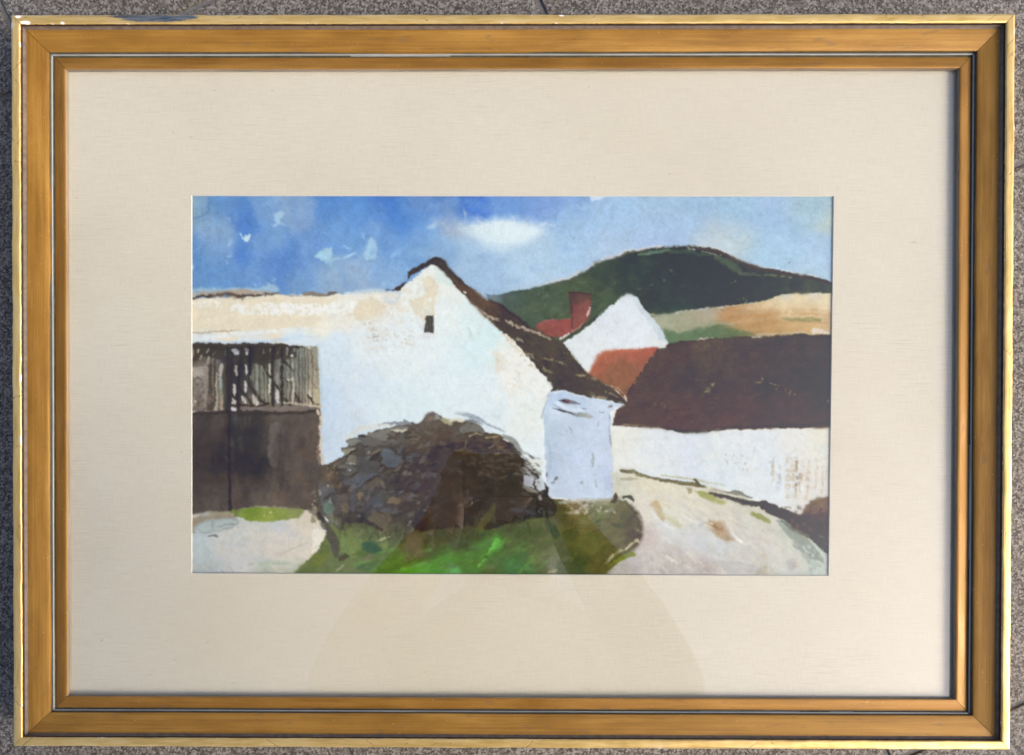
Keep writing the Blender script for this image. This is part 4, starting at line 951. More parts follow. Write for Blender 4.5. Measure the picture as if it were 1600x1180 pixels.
poly(T(ZI, [(1200, 850), (1260, 820), (1300, 880), (1240, 915)]), (188, 184, 184), op=0.8, f=1, rough=1.5)
specks(T(ZI, [(690, 780), (780, 780), (780, 815), (690, 815)]), 7, (140, 146, 148), (.5, 1.2), 44)
# verge at the foot of the wall
stroke(T(ZI, [(0, 245), (60, 245), (130, 240)]), [4, 5, 2], (176, 176, 152), op=0.8, f=1)
stroke(T(ZI, [(0, 185), (40, 188), (90, 190), (150, 215), (240, 235), (340, 255), (440, 270), (560, 290)]), [4, 5, 6, 5, 4, 5, 5, 7], (120, 114, 86), rough=1.0, bristle=.12)
stroke(T(ZI, [(90, 180), (110, 205), (200, 228)]), [2, 4, 2], (150, 146, 116), op=0.8)
stroke(T(ZI, [(300, 215), (450, 235), (600, 260), (760, 292)]), [2, 3, 3.5, 1.5], (190, 188, 156), op=0.8, dry=.15)
stroke(T(ZI, [(540, 250), (570, 290), (620, 300)]), [3, 5, 2.5], (110, 104, 74))
poly(T(ZI, [(475, 305), (530, 310), (525, 350), (505, 360), (490, 340)]), (178, 168, 134), f=0.8)
poly(T(ZI, [(540, 330), (600, 325), (680, 360), (760, 420), (740, 435), (660, 405), (580, 370)]), (172, 176, 118), f=1.2, rough=1)
stroke(T(ZI, [(660, 320), (760, 340), (860, 350), (970, 380)]), [1.5, 3, 7, 1.5], (128, 128, 118), op=0.9, rough=1)
stroke(T(ZI, [(650, 345), (720, 365), (820, 390), (900, 410), (1000, 430)]), [4, 5, 6, 8, 8], (80, 76, 66), rough=1, bristle=.1)
poly(T(ZI, [(960, 410), (1040, 400), (1120, 430), (1200, 460), (1320, 500), (1350, 440), (1400, 400), (1560, 350), (1560, 830), (1480, 770), (1400, 700), (1300, 640), (1180, 540), (1080, 500)]),
     [(1200, 790, (82, 76, 68), 10), (1230, 805, (88, 78, 70), 10), (1265, 790, (120, 104, 92), 10), (1285, 785, (134, 116, 102), 8), (1250, 815, (92, 80, 68), 10), (1280, 815, (98, 82, 70), 10), (1265, 835, (92, 86, 76), 8), (1285, 850, (96, 100, 96), 8)], f=1.0, rough=2, rs=5, var=.1, vs=6)
poly(T(ZI, [(1320, 470), (1380, 400), (1480, 375), (1530, 390), (1530, 470), (1420, 500)]), (136, 114, 98), op=0.9, dry=0.42, f=1, rough=2)
daubs([(1210, 790), (1292, 785), (1292, 850), (1260, 835)], 40, [(76, 70, 64), (120, 104, 90), (104, 98, 80), (140, 126, 110)], (1, 3.2), (1, 2.5), (0, 60), (.3, .8), seed=45)
stroke(T(ZI, [(960, 495), (1020, 520), (1080, 560)]), [5, 9, 5], (150, 158, 100), op=0.9, f=1.2)
poly(T(ZI, [(1120, 540), (1200, 545), (1300, 640), (1400, 720), (1470, 800), (1480, 860), (1380, 820), (1280, 720), (1200, 640)]), (150, 162, 156), op=0.85, f=1.2, rough=1.5, var=.06)
stroke(T(ZI, [(1160, 545), (1280, 620), (1370, 665)]), [3, 5, 3], (118, 124, 118), op=0.8)
stroke(T(ZI, [(1300, 750), (1380, 840), (1450, 880)]), [6, 9, 6], (170, 182, 176), op=0.8, f=1.2)
stroke(T(ZI, [(1210, 680), (1260, 760), (1310, 860)]), [2, 3, 3], (214, 212, 192), op=0.8)
daubs(T(ZI, [(1250, 660), (1520, 800), (1520, 930), (1330, 930)]), 30, [(150, 164, 160), (190, 200, 194), (206, 208, 196), (170, 178, 172)], (1.5, 4), (1.2, 3), (30, 70), (.4, .8), seed=46)
stroke([(930, 897), (1000, 898), (1150, 899), (1290, 900)], [2, 2, 2, 2], (176, 172, 168), op=0.5)

# ---- yard path at the left
poly([(296, 780), (500, 778), (506, 812), (296, 815)], (150, 136, 118), var=.08)
path = [(296, 800), (340, 796), (420, 792), (480, 795), (496, 805), (508, 826), (505, 850), (490, 868), (470, 885), (455, 905), (296, 905)]
poly(path, [(320, 818, (190, 198, 198), 10), (310, 850, (196, 206, 208), 16), (320, 880, (188, 196, 196), 16), (360, 845, (214, 210, 202), 16), (400, 830, (206, 206, 198), 16), (440, 825, (204, 208, 214), 12), (470, 815, (220, 206, 186), 12), (480, 840, (228, 216, 196), 12), (430, 850, (222, 212, 200), 16), (390, 870, (216, 212, 206), 16), (440, 870, (220, 208, 192), 12), (370, 888, (208, 206, 202), 12), (420, 890, (184, 190, 172), 12), (450, 885, (196, 198, 178), 10), (310, 805, (170, 158, 142), 7), (345, 800, (160, 150, 118), 8)],
     f=0.8, rough=1, var=.03, vs=9)
daubs([(305, 830), (490, 815), (490, 850), (440, 890), (305, 890)], 80, [(224, 218, 208), (200, 206, 208), (212, 204, 192), (206, 210, 214), (226, 214, 196)], (2, 8), (1.2, 3), (-40, 20), (.12, .4), seed=47, f=2)
poly(T(ZG, [(50, 545), (110, 520), (230, 510), (370, 500), (400, 520), (300, 528), (180, 545), (100, 570), (70, 600), (90, 635), (50, 645)]), (160, 144, 120), op=0.9, f=1.2, rough=1.5)
poly(T(ZG, [(75, 600), (110, 565), (200, 540), (300, 525), (390, 530), (410, 560), (360, 600), (250, 630), (130, 640)]), (184, 194, 192), op=0.9, f=0.9, rough=0.8, edge=.14, var=.04)
stroke(T(ZG, [(215, 540), (205, 590), (210, 620)]), [1.5, 1.8, 1], (150, 158, 158), dry=.3)
stroke(T(ZG, [(240, 600), (300, 580), (360, 570), (400, 590)]), [1.5, 2, 2, 2], (150, 160, 156), dry=.3)
stroke(T(ZG, [(180, 660), (220, 655), (260, 668)]), [2, 3.5, 1.5], (130, 134, 132), dry=.2)
poly(T(ZG, [(50, 485), (90, 480), (118, 492), (105, 515), (60, 528)]), (212, 200, 180), f=0.8)
poly(T(ZG, [(325, 465), (450, 455), (600, 455), (740, 455), (860, 460), (890, 480), (840, 530), (740, 545), (580, 560), (480, 550), (400, 520), (350, 490)]), [(370, 798, (128, 148, 66), 8), (400, 800, (126, 150, 56), 8), (420, 804, (154, 168, 76), 8), (440, 800, (146, 162, 74), 8), (465, 797, (140, 148, 90), 8)], f=1.2, rough=1.3, var=.06)
specks(T(ZG, [(580, 480), (690, 480), (690, 530), (590, 545)]), 18, (214, 216, 140), (.5, 1.4), 48)
stroke(T(ZG, [(380, 450), (450, 430), (600, 410), (720, 392), (860, 440), (900, 450)]), [3, 4, 6, 6, 5, 3], (150, 142, 120), op=0.85, dry=.12)
stroke(T(ZG, [(700, 800), (800, 755), (900, 710)]), [2, 3, 2], (206, 186, 160), op=0.7, dry=.2)
stroke(T(ZG, [(560, 870), (640, 855), (780, 860)]), [7, 8, 5], (182, 194, 170), op=0.7, f=2)
specks(T(ZG, [(60, 860), (300, 900), (540, 890), (540, 935), (60, 935)]), 26, [(160, 154, 142), (206, 190, 166), (170, 168, 160)], (.7, 2), 49, 0.7)
stroke([(300, 893), (380, 893), (460, 893)], [2.5, 2.5, 2.5], (160, 158, 146), op=0.5)

# ---- gate
gate_lo = [(296, 641), (340, 640), (420, 637), (503, 634), (504, 680), (503, 720), (505, 760), (500, 787), (480, 795), (440, 789), (400, 789), (350, 796), (300, 801), (296, 801)]
poly(gate_lo, [(330, 660, (84, 74, 72), 14), (310, 700, (76, 66, 66), 16), (320, 760, (82, 72, 70), 16), (345, 720, (60, 55, 56), 16), (385, 680, (62, 58, 60), 16), (395, 720, (57, 53, 52), 16), (380, 760, (88, 76, 72), 14), (430, 690, (92, 82, 78), 14), (450, 720, (98, 86, 80), 14), (480, 690, (102, 88, 80), 14), (470, 760, (102, 88, 80), 14), (495, 720, (100, 88, 80), 10), (420, 770, (110, 96, 86), 12), (450, 655, (96, 84, 76), 12), (380, 650, (72, 70, 70), 12), (340, 785, (106, 92, 84), 10), (310, 790, (92, 80, 72), 10)],
     f=0.9, rough=1.2, rs=6, var=.07, vs=12, asp=1)
poly(T(ZD, [(630, 750), (700, 755), (700, 990), (620, 990), (615, 880)]), (116, 103, 96), op=0.85, f=2, rough=1.5)
poly(T(ZG, [(615, 0), (697, 0), (697, 155), (660, 155), (610, 90)]), (114, 102, 96), op=0.85, f=2, rough=1.5)
daubs([(305, 650), (495, 645), (498, 775), (305, 785)], 70, [(70, 64, 66), (88, 78, 74), (104, 92, 84), (60, 56, 60)], (3, 9), (1.5, 4), (80, 100), (.1, .35), seed=50, f=3)
poly([(340, 740), (360, 735), (362, 795), (345, 795)], (84, 72, 68), op=0.5, f=4)
stroke([(361, 640), (361, 700), (362, 760), (362, 793)], [5, 4.5, 4.5, 5], (52, 48, 52), op=0.85, f=1.2)
stroke([(497, 790), (499, 770), (500, 745)], [3, 4, 4], (60, 54, 54), op=0.8)
up = [(296, 541), (330, 539), (360, 541), (400, 540), (460, 541), (499, 541), (500, 570), (502, 600), (504, 634), (420, 638), (340, 640), (296, 641)]
poly(up, [(310, 560, (98, 86, 78), 10), (320, 590, (140, 130, 120), 12), (320, 615, (128, 114, 104), 12), (330, 635, (112, 102, 92), 8), (345, 600, (104, 92, 82), 8), (365, 590, (64, 60, 66), 10), (390, 600, (72, 70, 72), 10), (410, 600, (128, 130, 118), 10), (410, 560, (74, 72, 64), 10), (440, 580, (120, 118, 110), 12), (440, 615, (118, 114, 100), 10), (465, 580, (136, 138, 126), 12), (490, 570, (156, 150, 132), 10), (492, 610, (178, 166, 140), 9), (460, 632, (126, 110, 102), 8), (400, 636, (118, 104, 96), 8)],
     f=0.8, rough=0.8, rs=5, var=.08, vs=5, ang=1.57, asp=3)
DK, DB = (60, 56, 56), (54, 52, 58)
stroke(T(ZJ, [(40, 82), (180, 72), (350, 80), (500, 90), (700, 85), (870, 85), (1000, 80), (1200, 90), (1300, 100)]), [8, 9, 10, 12, 12, 12, 8, 6, 3], (66, 60, 54), op=0.95, rough=1.2)
poly(T(ZJ, [(40, 75), (300, 70), (500, 95), (900, 90), (1230, 100), (1240, 200), (1100, 240), (960, 220), (760, 260), (420, 210), (320, 230), (180, 200), (40, 260)]), (70, 64, 58), op=0.8, f=1.6, rough=2.5, rs=6, var=.1)
# light spots of the left panel
poly(T(ZJ, [(40, 320), (130, 312), (225, 315), (235, 440), (190, 450), (110, 430), (60, 440), (40, 420)]), (176, 168, 156), op=0.9, dry=.32, f=1)
specks(T(ZJ, [(45, 430), (220, 430), (220, 780), (45, 780)]), 60, [(168, 156, 144), (104, 92, 84), (150, 138, 126), (90, 80, 74)], (.6, 1.8), 51, 0.8)
for pts_, c in (([(60, 110), (55, 160), (45, 200)], (170, 156, 140)), ([(120, 118), (108, 150)], (176, 166, 150)), ([(235, 115), (215, 155)], (172, 160, 146)), ([(312, 150), (295, 180)], (140, 124, 110)), ([(158, 195), (140, 225)], (160, 150, 136)), ([(235, 205), (225, 265)], (180, 168, 152))):
    stroke(T(ZJ, pts_), [2, 3.2, 2], c, f=0.7)
poly(T(ZJ, [(185, 320), (230, 320), (225, 470), (215, 770), (175, 770), (180, 600)]), (156, 140, 128), op=0.9, f=0.9, rough=1.2)
poly(T(ZJ, [(235, 300), (320, 220), (325, 440), (320, 600), (305, 800), (235, 790), (225, 600)]), (92, 80, 72), op=0.9, f=0.8, rough=1.2, var=.1)
poly(T(ZJ, [(250, 610), (265, 620), (260, 720), (230, 740)]), (136, 116, 104), op=0.8, f=0.8)
poly(T(ZJ, [(355, 290), (385, 262), (400, 290), (390, 560), (392, 800), (365, 810), (355, 640)]), [(346, 575, (188, 178, 164), 6), (346, 597, (158, 176, 164), 6), (346, 612, (128, 134, 112), 6), (347, 630, (182, 160, 136), 8)], f=0.7, rough=0.7)
stroke(T(ZJ, [(335, 380), (325, 480), (325, 560), (325, 700), (318, 800)]), [2, 3.5, 3, 4, 6], (182, 170, 148), op=0.9, dry=.12, f=0.7)
stroke(T(ZJ, [(435, 130), (440, 200)]), [3, 2.5], (124, 120, 116))
# dark uprights and slanting shadows
for pts_, w_ in (([(455, 90), (450, 300), (450, 500), (440, 700), (440, 800)], [5, 8, 9, 10, 8]), ([(500, 100), (490, 300), (480, 500), (475, 700), (480, 860)], [5, 6, 7, 6, 6]), ([(610, 95), (595, 300), (580, 500), (570, 700), (585, 850)], [6, 6.5, 7, 6, 7]),
                 ([(700, 95), (705, 250), (700, 400), (690, 480)], [8, 8, 6, 2]), ([(730, 100), (740, 250)], [6, 4]), ([(980, 100), (970, 300), (960, 450), (970, 600), (970, 740)], [6, 6, 6, 6, 7]), ([(1075, 110), (1075, 300), (1070, 500), (1065, 740)], [5, 4.5, 5, 5]), ([(1150, 100), (1155, 220)], [3, 2.5])):
    stroke(T(ZJ, pts_), [q_ * 0.8 for q_ in w_], DK if w_[0] < 8 else DB, op=0.92, f=0.9, rough=1.1)
stroke(T(ZJ, [(410, 280), (420, 500), (420, 780)]), [4, 4, 4], (84, 82, 74), op=0.85)
for pts_, w_ in (([(580, 520), (620, 600), (680, 660), (740, 740), (790, 770)], [5, 6, 5, 7, 4]), ([(690, 500), (740, 570), (800, 650), (850, 710), (900, 730)], [6, 6, 6, 6, 4]), ([(500, 650), (560, 700), (600, 740)], [3, 4, 5]), ([(850, 290), (910, 380), (950, 440)], [7, 5, 4]), ([(990, 500), (1030, 560), (1050, 620)], [6, 4, 2]),
                 ([(1080, 250), (1130, 280), (1190, 360)], [7, 4, 3]), ([(1090, 440), (1150, 490), (1180, 540)], [3, 5, 3]), ([(1090, 670), (1140, 720), (1170, 750)], [3, 5, 2]), ([(1225, 600), (1240, 660), (1280, 710)], [4, 7, 4]), ([(1410, 450), (1440, 520), (1470, 560)], [2, 5, 3]), ([(1370, 640), (1420, 700), (1480, 735)], [5, 5, 3]),
                 ([(1410, 250), (1440, 300), (1465, 345)], [1.5, 2.5, 1.5]), ([(920, 590), (950, 680), (960, 740)], [5, 4, 4]), ([(490, 740), (600, 745), (740, 760), (850, 745), (910, 718)], [4, 3, 5, 5, 3])):
    stroke(T(ZJ, pts_), [q_ * 0.8 for q_ in w_], (64, 57, 52), op=0.92, f=0.8, rough=1.0)
# slats between them
poly(T(ZJ, [(760, 280), (850, 290), (910, 420), (930, 600), (940, 700), (890, 710), (830, 600), (760, 500), (700, 440)]), (126, 128, 114), op=0.8, f=1, rough=1.3, var=.1)
poly(T(ZJ, [(760, 270), (790, 280), (800, 430), (760, 420)]), (142, 142, 130), op=0.7, f=1, dry=.2)
poly(T(ZJ, [(850, 560), (930, 600), (940, 700), (880, 705), (850, 650)]), (156, 150, 126), op=0.85, f=1)
poly(T(ZJ, [(1110, 290), (1160, 350), (1200, 400), (1170, 480), (1110, 450), (1095, 380)]), (132, 132, 126), op=0.9, f=0.9, rough=1)
poly(T(ZJ, [(1110, 480), (1170, 500), (1150, 660), (1120, 680), (1095, 640)]), (134, 130, 116), op=0.85, f=0.9)
poly(T(ZJ, [(1215, 240), (1300, 130), (1320, 400), (1310, 640), (1280, 690), (1230, 590), (1210, 400)]), (130, 130, 120), op=0.75, f=1.2, rough=1.2)
stroke(T(ZJ, [(1325, 110), (1330, 300), (1330, 500), (1335, 690)]), [1.6, 2, 2.2, 3], (92, 90, 84), op=0.85)
stroke(T(ZJ, [(1290, 120), (1295, 200)]), [6, 5], (146, 150, 136), op=0.8)
poly(T(ZJ, [(1380, 260), (1440, 230), (1465, 400), (1480, 640), (1430, 690), (1390, 560)]), (176, 160, 136), op=0.75, f=1.5, rough=1.5, var=.07)
poly(T(ZJ, [(1440, 560), (1490, 570), (1510, 720), (1440, 730)]), (196, 180, 142), op=0.8, f=1.2)
# open gaps: the light behind
GP = (222, 220, 210)
for pts_, c in (([(500, 110), (545, 95), (580, 130), (575, 180), (530, 170)], (160, 162, 168)), ([(540, 140), (570, 140), (570, 172), (545, 165)], (206, 208, 210)), ([(650, 95), (690, 110), (690, 160), (672, 182), (650, 160)], (132, 128, 128)), ([(650, 140), (680, 140), (682, 172), (655, 175)], GP), ([(855, 105), (880, 150), (850, 165)], (130, 128, 116)), ([(935, 90), (950, 100), (945, 150), (930, 130)], (150, 142, 126)), ([(1025, 130), (1045, 150), (1030, 170)], (112, 106, 98)),
                ([(1115, 90), (1140, 90), (1135, 190), (1112, 185)], (142, 140, 138)), ([(1180, 160), (1200, 165), (1195, 195), (1172, 190)], GP), ([(1195, 95), (1215, 95), (1212, 145), (1200, 140)], (170, 166, 150)), ([(535, 285), (562, 300), (565, 400), (545, 418), (528, 350)], (176, 170, 156)), ([(648, 280), (672, 300), (675, 390), (655, 415), (642, 350)], (206, 200, 196)), ([(515, 495), (545, 520), (548, 600), (530, 650), (510, 590)], (206, 200, 188)),
                ([(650, 465), (670, 490), (670, 570), (655, 605), (635, 550)], (216, 212, 208)), ([(505, 660), (530, 680), (552, 700), (545, 735), (500, 725)], (200, 190, 184)), ([(615, 640), (645, 650), (665, 690), (665, 735), (640, 735), (615, 700)], (216, 208, 196)), ([(740, 610), (765, 625), (805, 700), (800, 740), (770, 755), (735, 715)], (208, 202, 190)), ([(765, 455), (790, 470), (800, 570), (780, 580), (745, 540), (770, 520)], (150, 148, 142)), ([(920, 285), (940, 280), (945, 390), (935, 415), (918, 350)], (196, 190, 172)),
                ([(935, 430), (950, 460), (945, 600), (925, 615), (918, 560), (930, 500)], (216, 210, 192)), ([(1005, 355), (1040, 390), (1045, 480), (1025, 530), (1002, 500)], (150, 142, 132)), ([(1000, 560), (1040, 590), (1035, 720), (1015, 725), (998, 690)], (206, 202, 192)), ([(1035, 260), (1052, 280), (1048, 325), (1032, 300)], (146, 138, 122)), ([(1180, 260), (1205, 255), (1212, 330), (1190, 335), (1172, 300)], (176, 174, 166)),
                ([(1125, 445), (1150, 440), (1155, 470), (1135, 475)], (214, 212, 200)), ([(1190, 425), (1210, 420), (1215, 640), (1200, 700), (1180, 720), (1175, 640), (1190, 550)], (200, 194, 172)), ([(1170, 440), (1190, 430), (1190, 465)], GP), ([(500, 765), (545, 770), (552, 805), (525, 812), (495, 785)], (222, 214, 214)), ([(40, 805), (75, 805), (80, 825), (50, 830)], GP), ([(1370, 85), (1395, 80), (1400, 105), (1375, 110)], (214, 206, 186)), ([(40, 700), (70, 720), (60, 780), (42, 770)], (196, 190, 180)), ([(70, 690), (95, 680), (100, 710), (80, 720)], (190, 182, 170)), ([(1370, 580), (1395, 570), (1400, 650), (1380, 640)], (206, 198, 176)), ([(1375, 735), (1400, 700), (1410, 760), (1385, 790)], (218, 206, 178))):
    poly(T(ZJ, pts_), c, f=0.6, rough=0.45, rs=3, var=.04)
# bottom rail of the slats
stroke(T(ZJ, [(620, 780), (760, 785), (900, 790), (1100, 785), (1300, 780), (1480, 770)]), [4, 6, 7, 6, 6, 4], (132, 116, 108), op=0.95, f=0.9)
stroke(T(ZJ, [(1090, 720), (1200, 725), (1320, 730)]), [3, 4, 3], (196, 180, 156), op=0.9, dry=.1)
stroke(T(ZJ, [(1330, 740), (1420, 745), (1510, 755)]), [3, 4, 3], (206, 188, 158), op=0.9, dry=.15)
stroke(T(ZJ, [(40, 850), (200, 835), (400, 828), (560, 820), (760, 835), (1000, 830), (1250, 825), (1500, 805)]), [3, 4, 4, 4, 4, 4, 4, 3], (68, 60, 56), op=0.85)
stroke(T(ZJ, [(600, 860), (800, 860), (900, 850)]), [7, 7, 4], (64, 62, 60), op=0.8, f=1.4)
stroke(T(ZJ, [(470, 820), (475, 1000)]), [4, 4], (58, 56, 60), op=0.8)
for x in (540, 650, 705):
    stroke(T(ZJ, [(x, 880), (x + 4, 980)]), [4, 3], (88, 84, 84), op=0.5, f=1.5)
stroke(T(ZJ, [(800, 870), (830, 910), (840, 990)]), [5, 6, 4], (70, 66, 64), op=0.7, f=1.5)
# worn cream edge beside the gate
stroke(T(ZD, [(985, 660), (1000, 720), (1000, 800), (1005, 900), (1002, 990)]), [4, 4, 3, 3, 4], (226, 208, 176), op=0.95, dry=.33, f=0.7)
stroke(T(ZG, [(1000, 0), (1015, 60), (1018, 110), (1022, 190)]), [4, 3.5, 4, 3], (222, 200, 170), op=0.95, dry=.28, f=0.7)
stroke(T(ZG, [(985, 10), (992, 90), (1000, 160)]), [4, 4, 3], (156, 130, 110), op=0.8, dry=.2)
stroke(T(ZD, [(1010, 660), (1018, 800), (1020, 990)]), [1.5, 1.5, 1.5], (206, 196, 184), op=0.7)

# ---- grass
grass = [(452, 905), (462, 892), (478, 876), (494, 864), (500, 852), (506, 840), (512, 818), (530, 805), (560, 800), (640, 800), (700, 795), (780, 780), (830, 775), (870, 778), (905, 782), (960, 776), (978, 782), (992, 796), (1001, 815), (1004, 832), (995, 850), (975, 868), (952, 888), (938, 905)]
poly(grass, [(480, 885, (112, 124, 74), 14), (500, 870, (108, 120, 72), 12), (530, 880, (112, 124, 84), 14), (545, 840, (118, 132, 84), 14), (560, 820, (120, 128, 90), 12), (590, 850, (104, 122, 82), 14), (610, 825, (112, 112, 88), 14), (650, 860, (112, 106, 86), 12), (655, 830, (108, 104, 82), 12), (620, 885, (96, 128, 70), 14), (660, 890, (84, 140, 58), 10), (690, 885, (82, 142, 52), 12), (700, 870, (82, 122, 56), 12), (680, 845, (74, 74, 50), 12), (720, 835, (78, 80, 54), 12), (730, 885, (82, 112, 60), 12),
             (760, 850, (84, 124, 62), 12), (760, 885, (80, 104, 62), 12), (800, 840, (86, 100, 60), 14), (810, 880, (76, 114, 66), 14), (840, 830, (94, 98, 64), 14), (850, 860, (92, 102, 64), 14), (870, 880, (84, 92, 58), 12), (905, 880, (72, 84, 54), 12), (880, 830, (98, 100, 70), 12), (880, 800, (88, 86, 64), 10), (920, 815, (120, 120, 92), 14), (930, 845, (116, 118, 88), 14), (960, 810, (116, 114, 90), 12), (965, 850, (112, 108, 80), 12), (985, 815, (106, 100, 80), 8), (940, 880, (108, 104, 74), 10), (990, 840, (104, 92, 74), 8), (900, 785, (140, 126, 104), 9), (940, 785, (150, 150, 120), 9)],
     f=1, rough=1.6, rs=6, var=.08, vs=7)
daubs(grass[3:], 160, [(96, 118, 66), (84, 96, 58), (120, 126, 88), (74, 86, 52), (104, 104, 72)], (2, 7), (1.3, 3.5), (-40, 10), (.12, .35), seed=52, f=2)
poly([(560, 905), (600, 894), (660, 878), (725, 860), (765, 856), (760, 880), (740, 905)], [(600, 895, (96, 146, 66), 14), (650, 885, (92, 156, 58), 12), (700, 878, (82, 138, 52), 12), (740, 870, (84, 128, 58), 12), (700, 893, (84, 160, 56), 10)], op=0.8, f=4, rough=3, var=.06)
stroke(T(ZM, [(1010, 1062), (1160, 1010), (1290, 970), (1420, 935)]), [2, 4, 4.5, 3], (120, 172, 88), op=0.9, f=1.2)
stroke(T(ZN, [(20, 945), (150, 880), (300, 815), (440, 780)]), [4, 3, 3, 2], (100, 138, 68), op=0.6, f=2)
poly(T(ZN, [(800, 620), (850, 578), (900, 600), (935, 680), (930, 740), (880, 800), (820, 800), (790, 740), (810, 690)]), [(780, 845, (84, 132, 62), 6), (782, 855, (92, 160, 66), 5), (775, 860, (90, 150, 62), 5)], f=1.5, rough=1)
stroke(T(ZN, [(860, 650), (820, 730), (770, 800), (730, 870), (690, 910), (620, 990)]), [5, 6, 4, 3, 3, 2], (118, 200, 88), op=0.9, dry=.22, f=0.8)
stroke(T(ZN, [(840, 640), (880, 700), (840, 760)]), [4, 6, 3], (104, 184, 76), op=0.8, dry=.15)
specks(T(ZN, [(740, 760), (800, 760), (740, 900), (690, 900)]), 8, (56, 78, 40), (.8, 2), 53)
poly(T(ZN, [(270, 990), (370, 985), (380, 1060), (280, 1060)]), (92, 178, 80), op=0.75, f=2.5, rough=2)
stroke(T(ZN, [(0, 1000), (120, 990), (260, 1000)]), [5, 6, 5], (92, 152, 54), op=0.6, f=2.5)
poly(T(ZN, [(960, 960), (1040, 890), (1180, 930), (1200, 1050), (1000, 1060)]), (74, 124, 72), op=0.6, f=5, rough=3)
stroke(T(ZN, [(1220, 1010), (1290, 1010)]), [3, 3], (104, 140, 92), op=.8)
poly(T(ZM, [(620, 680), (720, 665), (800, 700), (860, 770), (850, 820), (760, 815), (680, 790), (620, 740)]), (62, 96, 78), op=0.9, f=2, rough=2, var=.06)
poly(T(ZM, [(560, 1000), (620, 950), (740, 935), (820, 900), (780, 990), (640, 1040), (570, 1030)]), (76, 108, 74), op=0.8, f=2, rough=1.5)
poly(T(ZM, [(620, 920), (660, 850), (740, 830), (760, 880), (700, 930), (640, 950)]), (122, 116, 94), op=0.85, f=1.5, rough=1.5)
poly(T(ZM, [(340, 640), (450, 590), (560, 640), (610, 740), (560, 860), (480, 880), (340, 780)]), (124, 142, 86), op=0.7, f=3, rough=3, var=.06)
poly(T(ZM, [(320, 640), (380, 580), (410, 620), (400, 720), (330, 740)]), (136, 150, 92), op=0.7, f=1.5, rough=2)
poly(T(ZM, [(330, 860), (420, 820), (470, 860), (400, 910), (340, 920)]), (80, 78, 66), op=0.9, f=1.5, rough=1.5)
stroke(T(ZM, [(280, 1060), (340, 1010), (400, 960)]), [2.5, 3, 2], (170, 168, 130), op=0.8, dry=.2)
poly(T(ZM, [(0, 850), (120, 810), (210, 810), (190, 890), (100, 960), (0, 990)]), (118, 126, 62), op=0.75, f=2.5, rough=2)
stroke(T(ZM, [(810, 660), (880, 640), (980, 600)]), [2, 3.2, 3], (176, 180, 134), op=0.9, dry=.15)
poly(T(ZM, [(860, 700), (950, 650), (940, 760), (880, 780)]), (126, 140, 86), op=.8, f=1.2)
poly(T(ZM, [(1160, 620), (1300, 560), (1380, 640), (1380, 850), (1250, 880), (1180, 780)]), (118, 104, 86), op=0.7, f=4, rough=3)
# dark rim between grass and road, yellow touch
stroke([(985, 788), (997, 803), (1003, 822), (998, 845), (985, 862)], [4, 6, 6, 5, 2], (80, 70, 60), op=0.6, f=2.6)
stroke(T(ZI, [(20, 380), (60, 375), (90, 400)]), [4, 6, 3], (74, 74, 66), op=0.9)
stroke(T(ZI, [(0, 830), (50, 800), (95, 790)]), [6, 8, 6], (128, 140, 62), op=0.9, f=1)
stroke(T(ZI, [(0, 770), (50, 745), (95, 705), (125, 690), (140, 715)]), [2, 2.5, 3, 3.5, 1.5], (228, 218, 186), op=0.95, dry=.15)
stroke(T(ZH, [(1490, 860), (1540, 810), (1600, 760)]), [2, 3.5, 3], (206, 196, 160), op=0.9, dry=.2)
stroke(T(ZH, [(1510, 880), (1560, 850), (1600, 820)]), [3, 4, 4], (128, 138, 66), op=0.9)
poly(T(ZH, [(1065, 925), (1100, 900), (1135, 910), (1120, 935)]), (150, 140, 110), op=.9, f=.8, dry=.15)
# pale splashes under the end wall
specks(T(ZH, [(1140, 400), (1560, 380), (1580, 480), (1200, 500)]), 40, [(196, 192, 170), (170, 160, 136), (214, 212, 196), (130, 116, 96)], (1, 3), 54, 0.8)
stroke(T(ZH, [(1150, 420), (1300, 400), (1450, 395), (1540, 390)]), [4, 6, 6, 4], (186, 184, 168), op=0.7, dry=.25)
poly(T(ZH, [(1530, 410), (1570, 340), (1585, 380), (1560, 430)]), (92, 84, 70), f=.9)
stroke(T(ZH, [(1570, 180), (1575, 260), (1590, 330)]), [3, 4, 4], (206, 206, 194), op=.8)

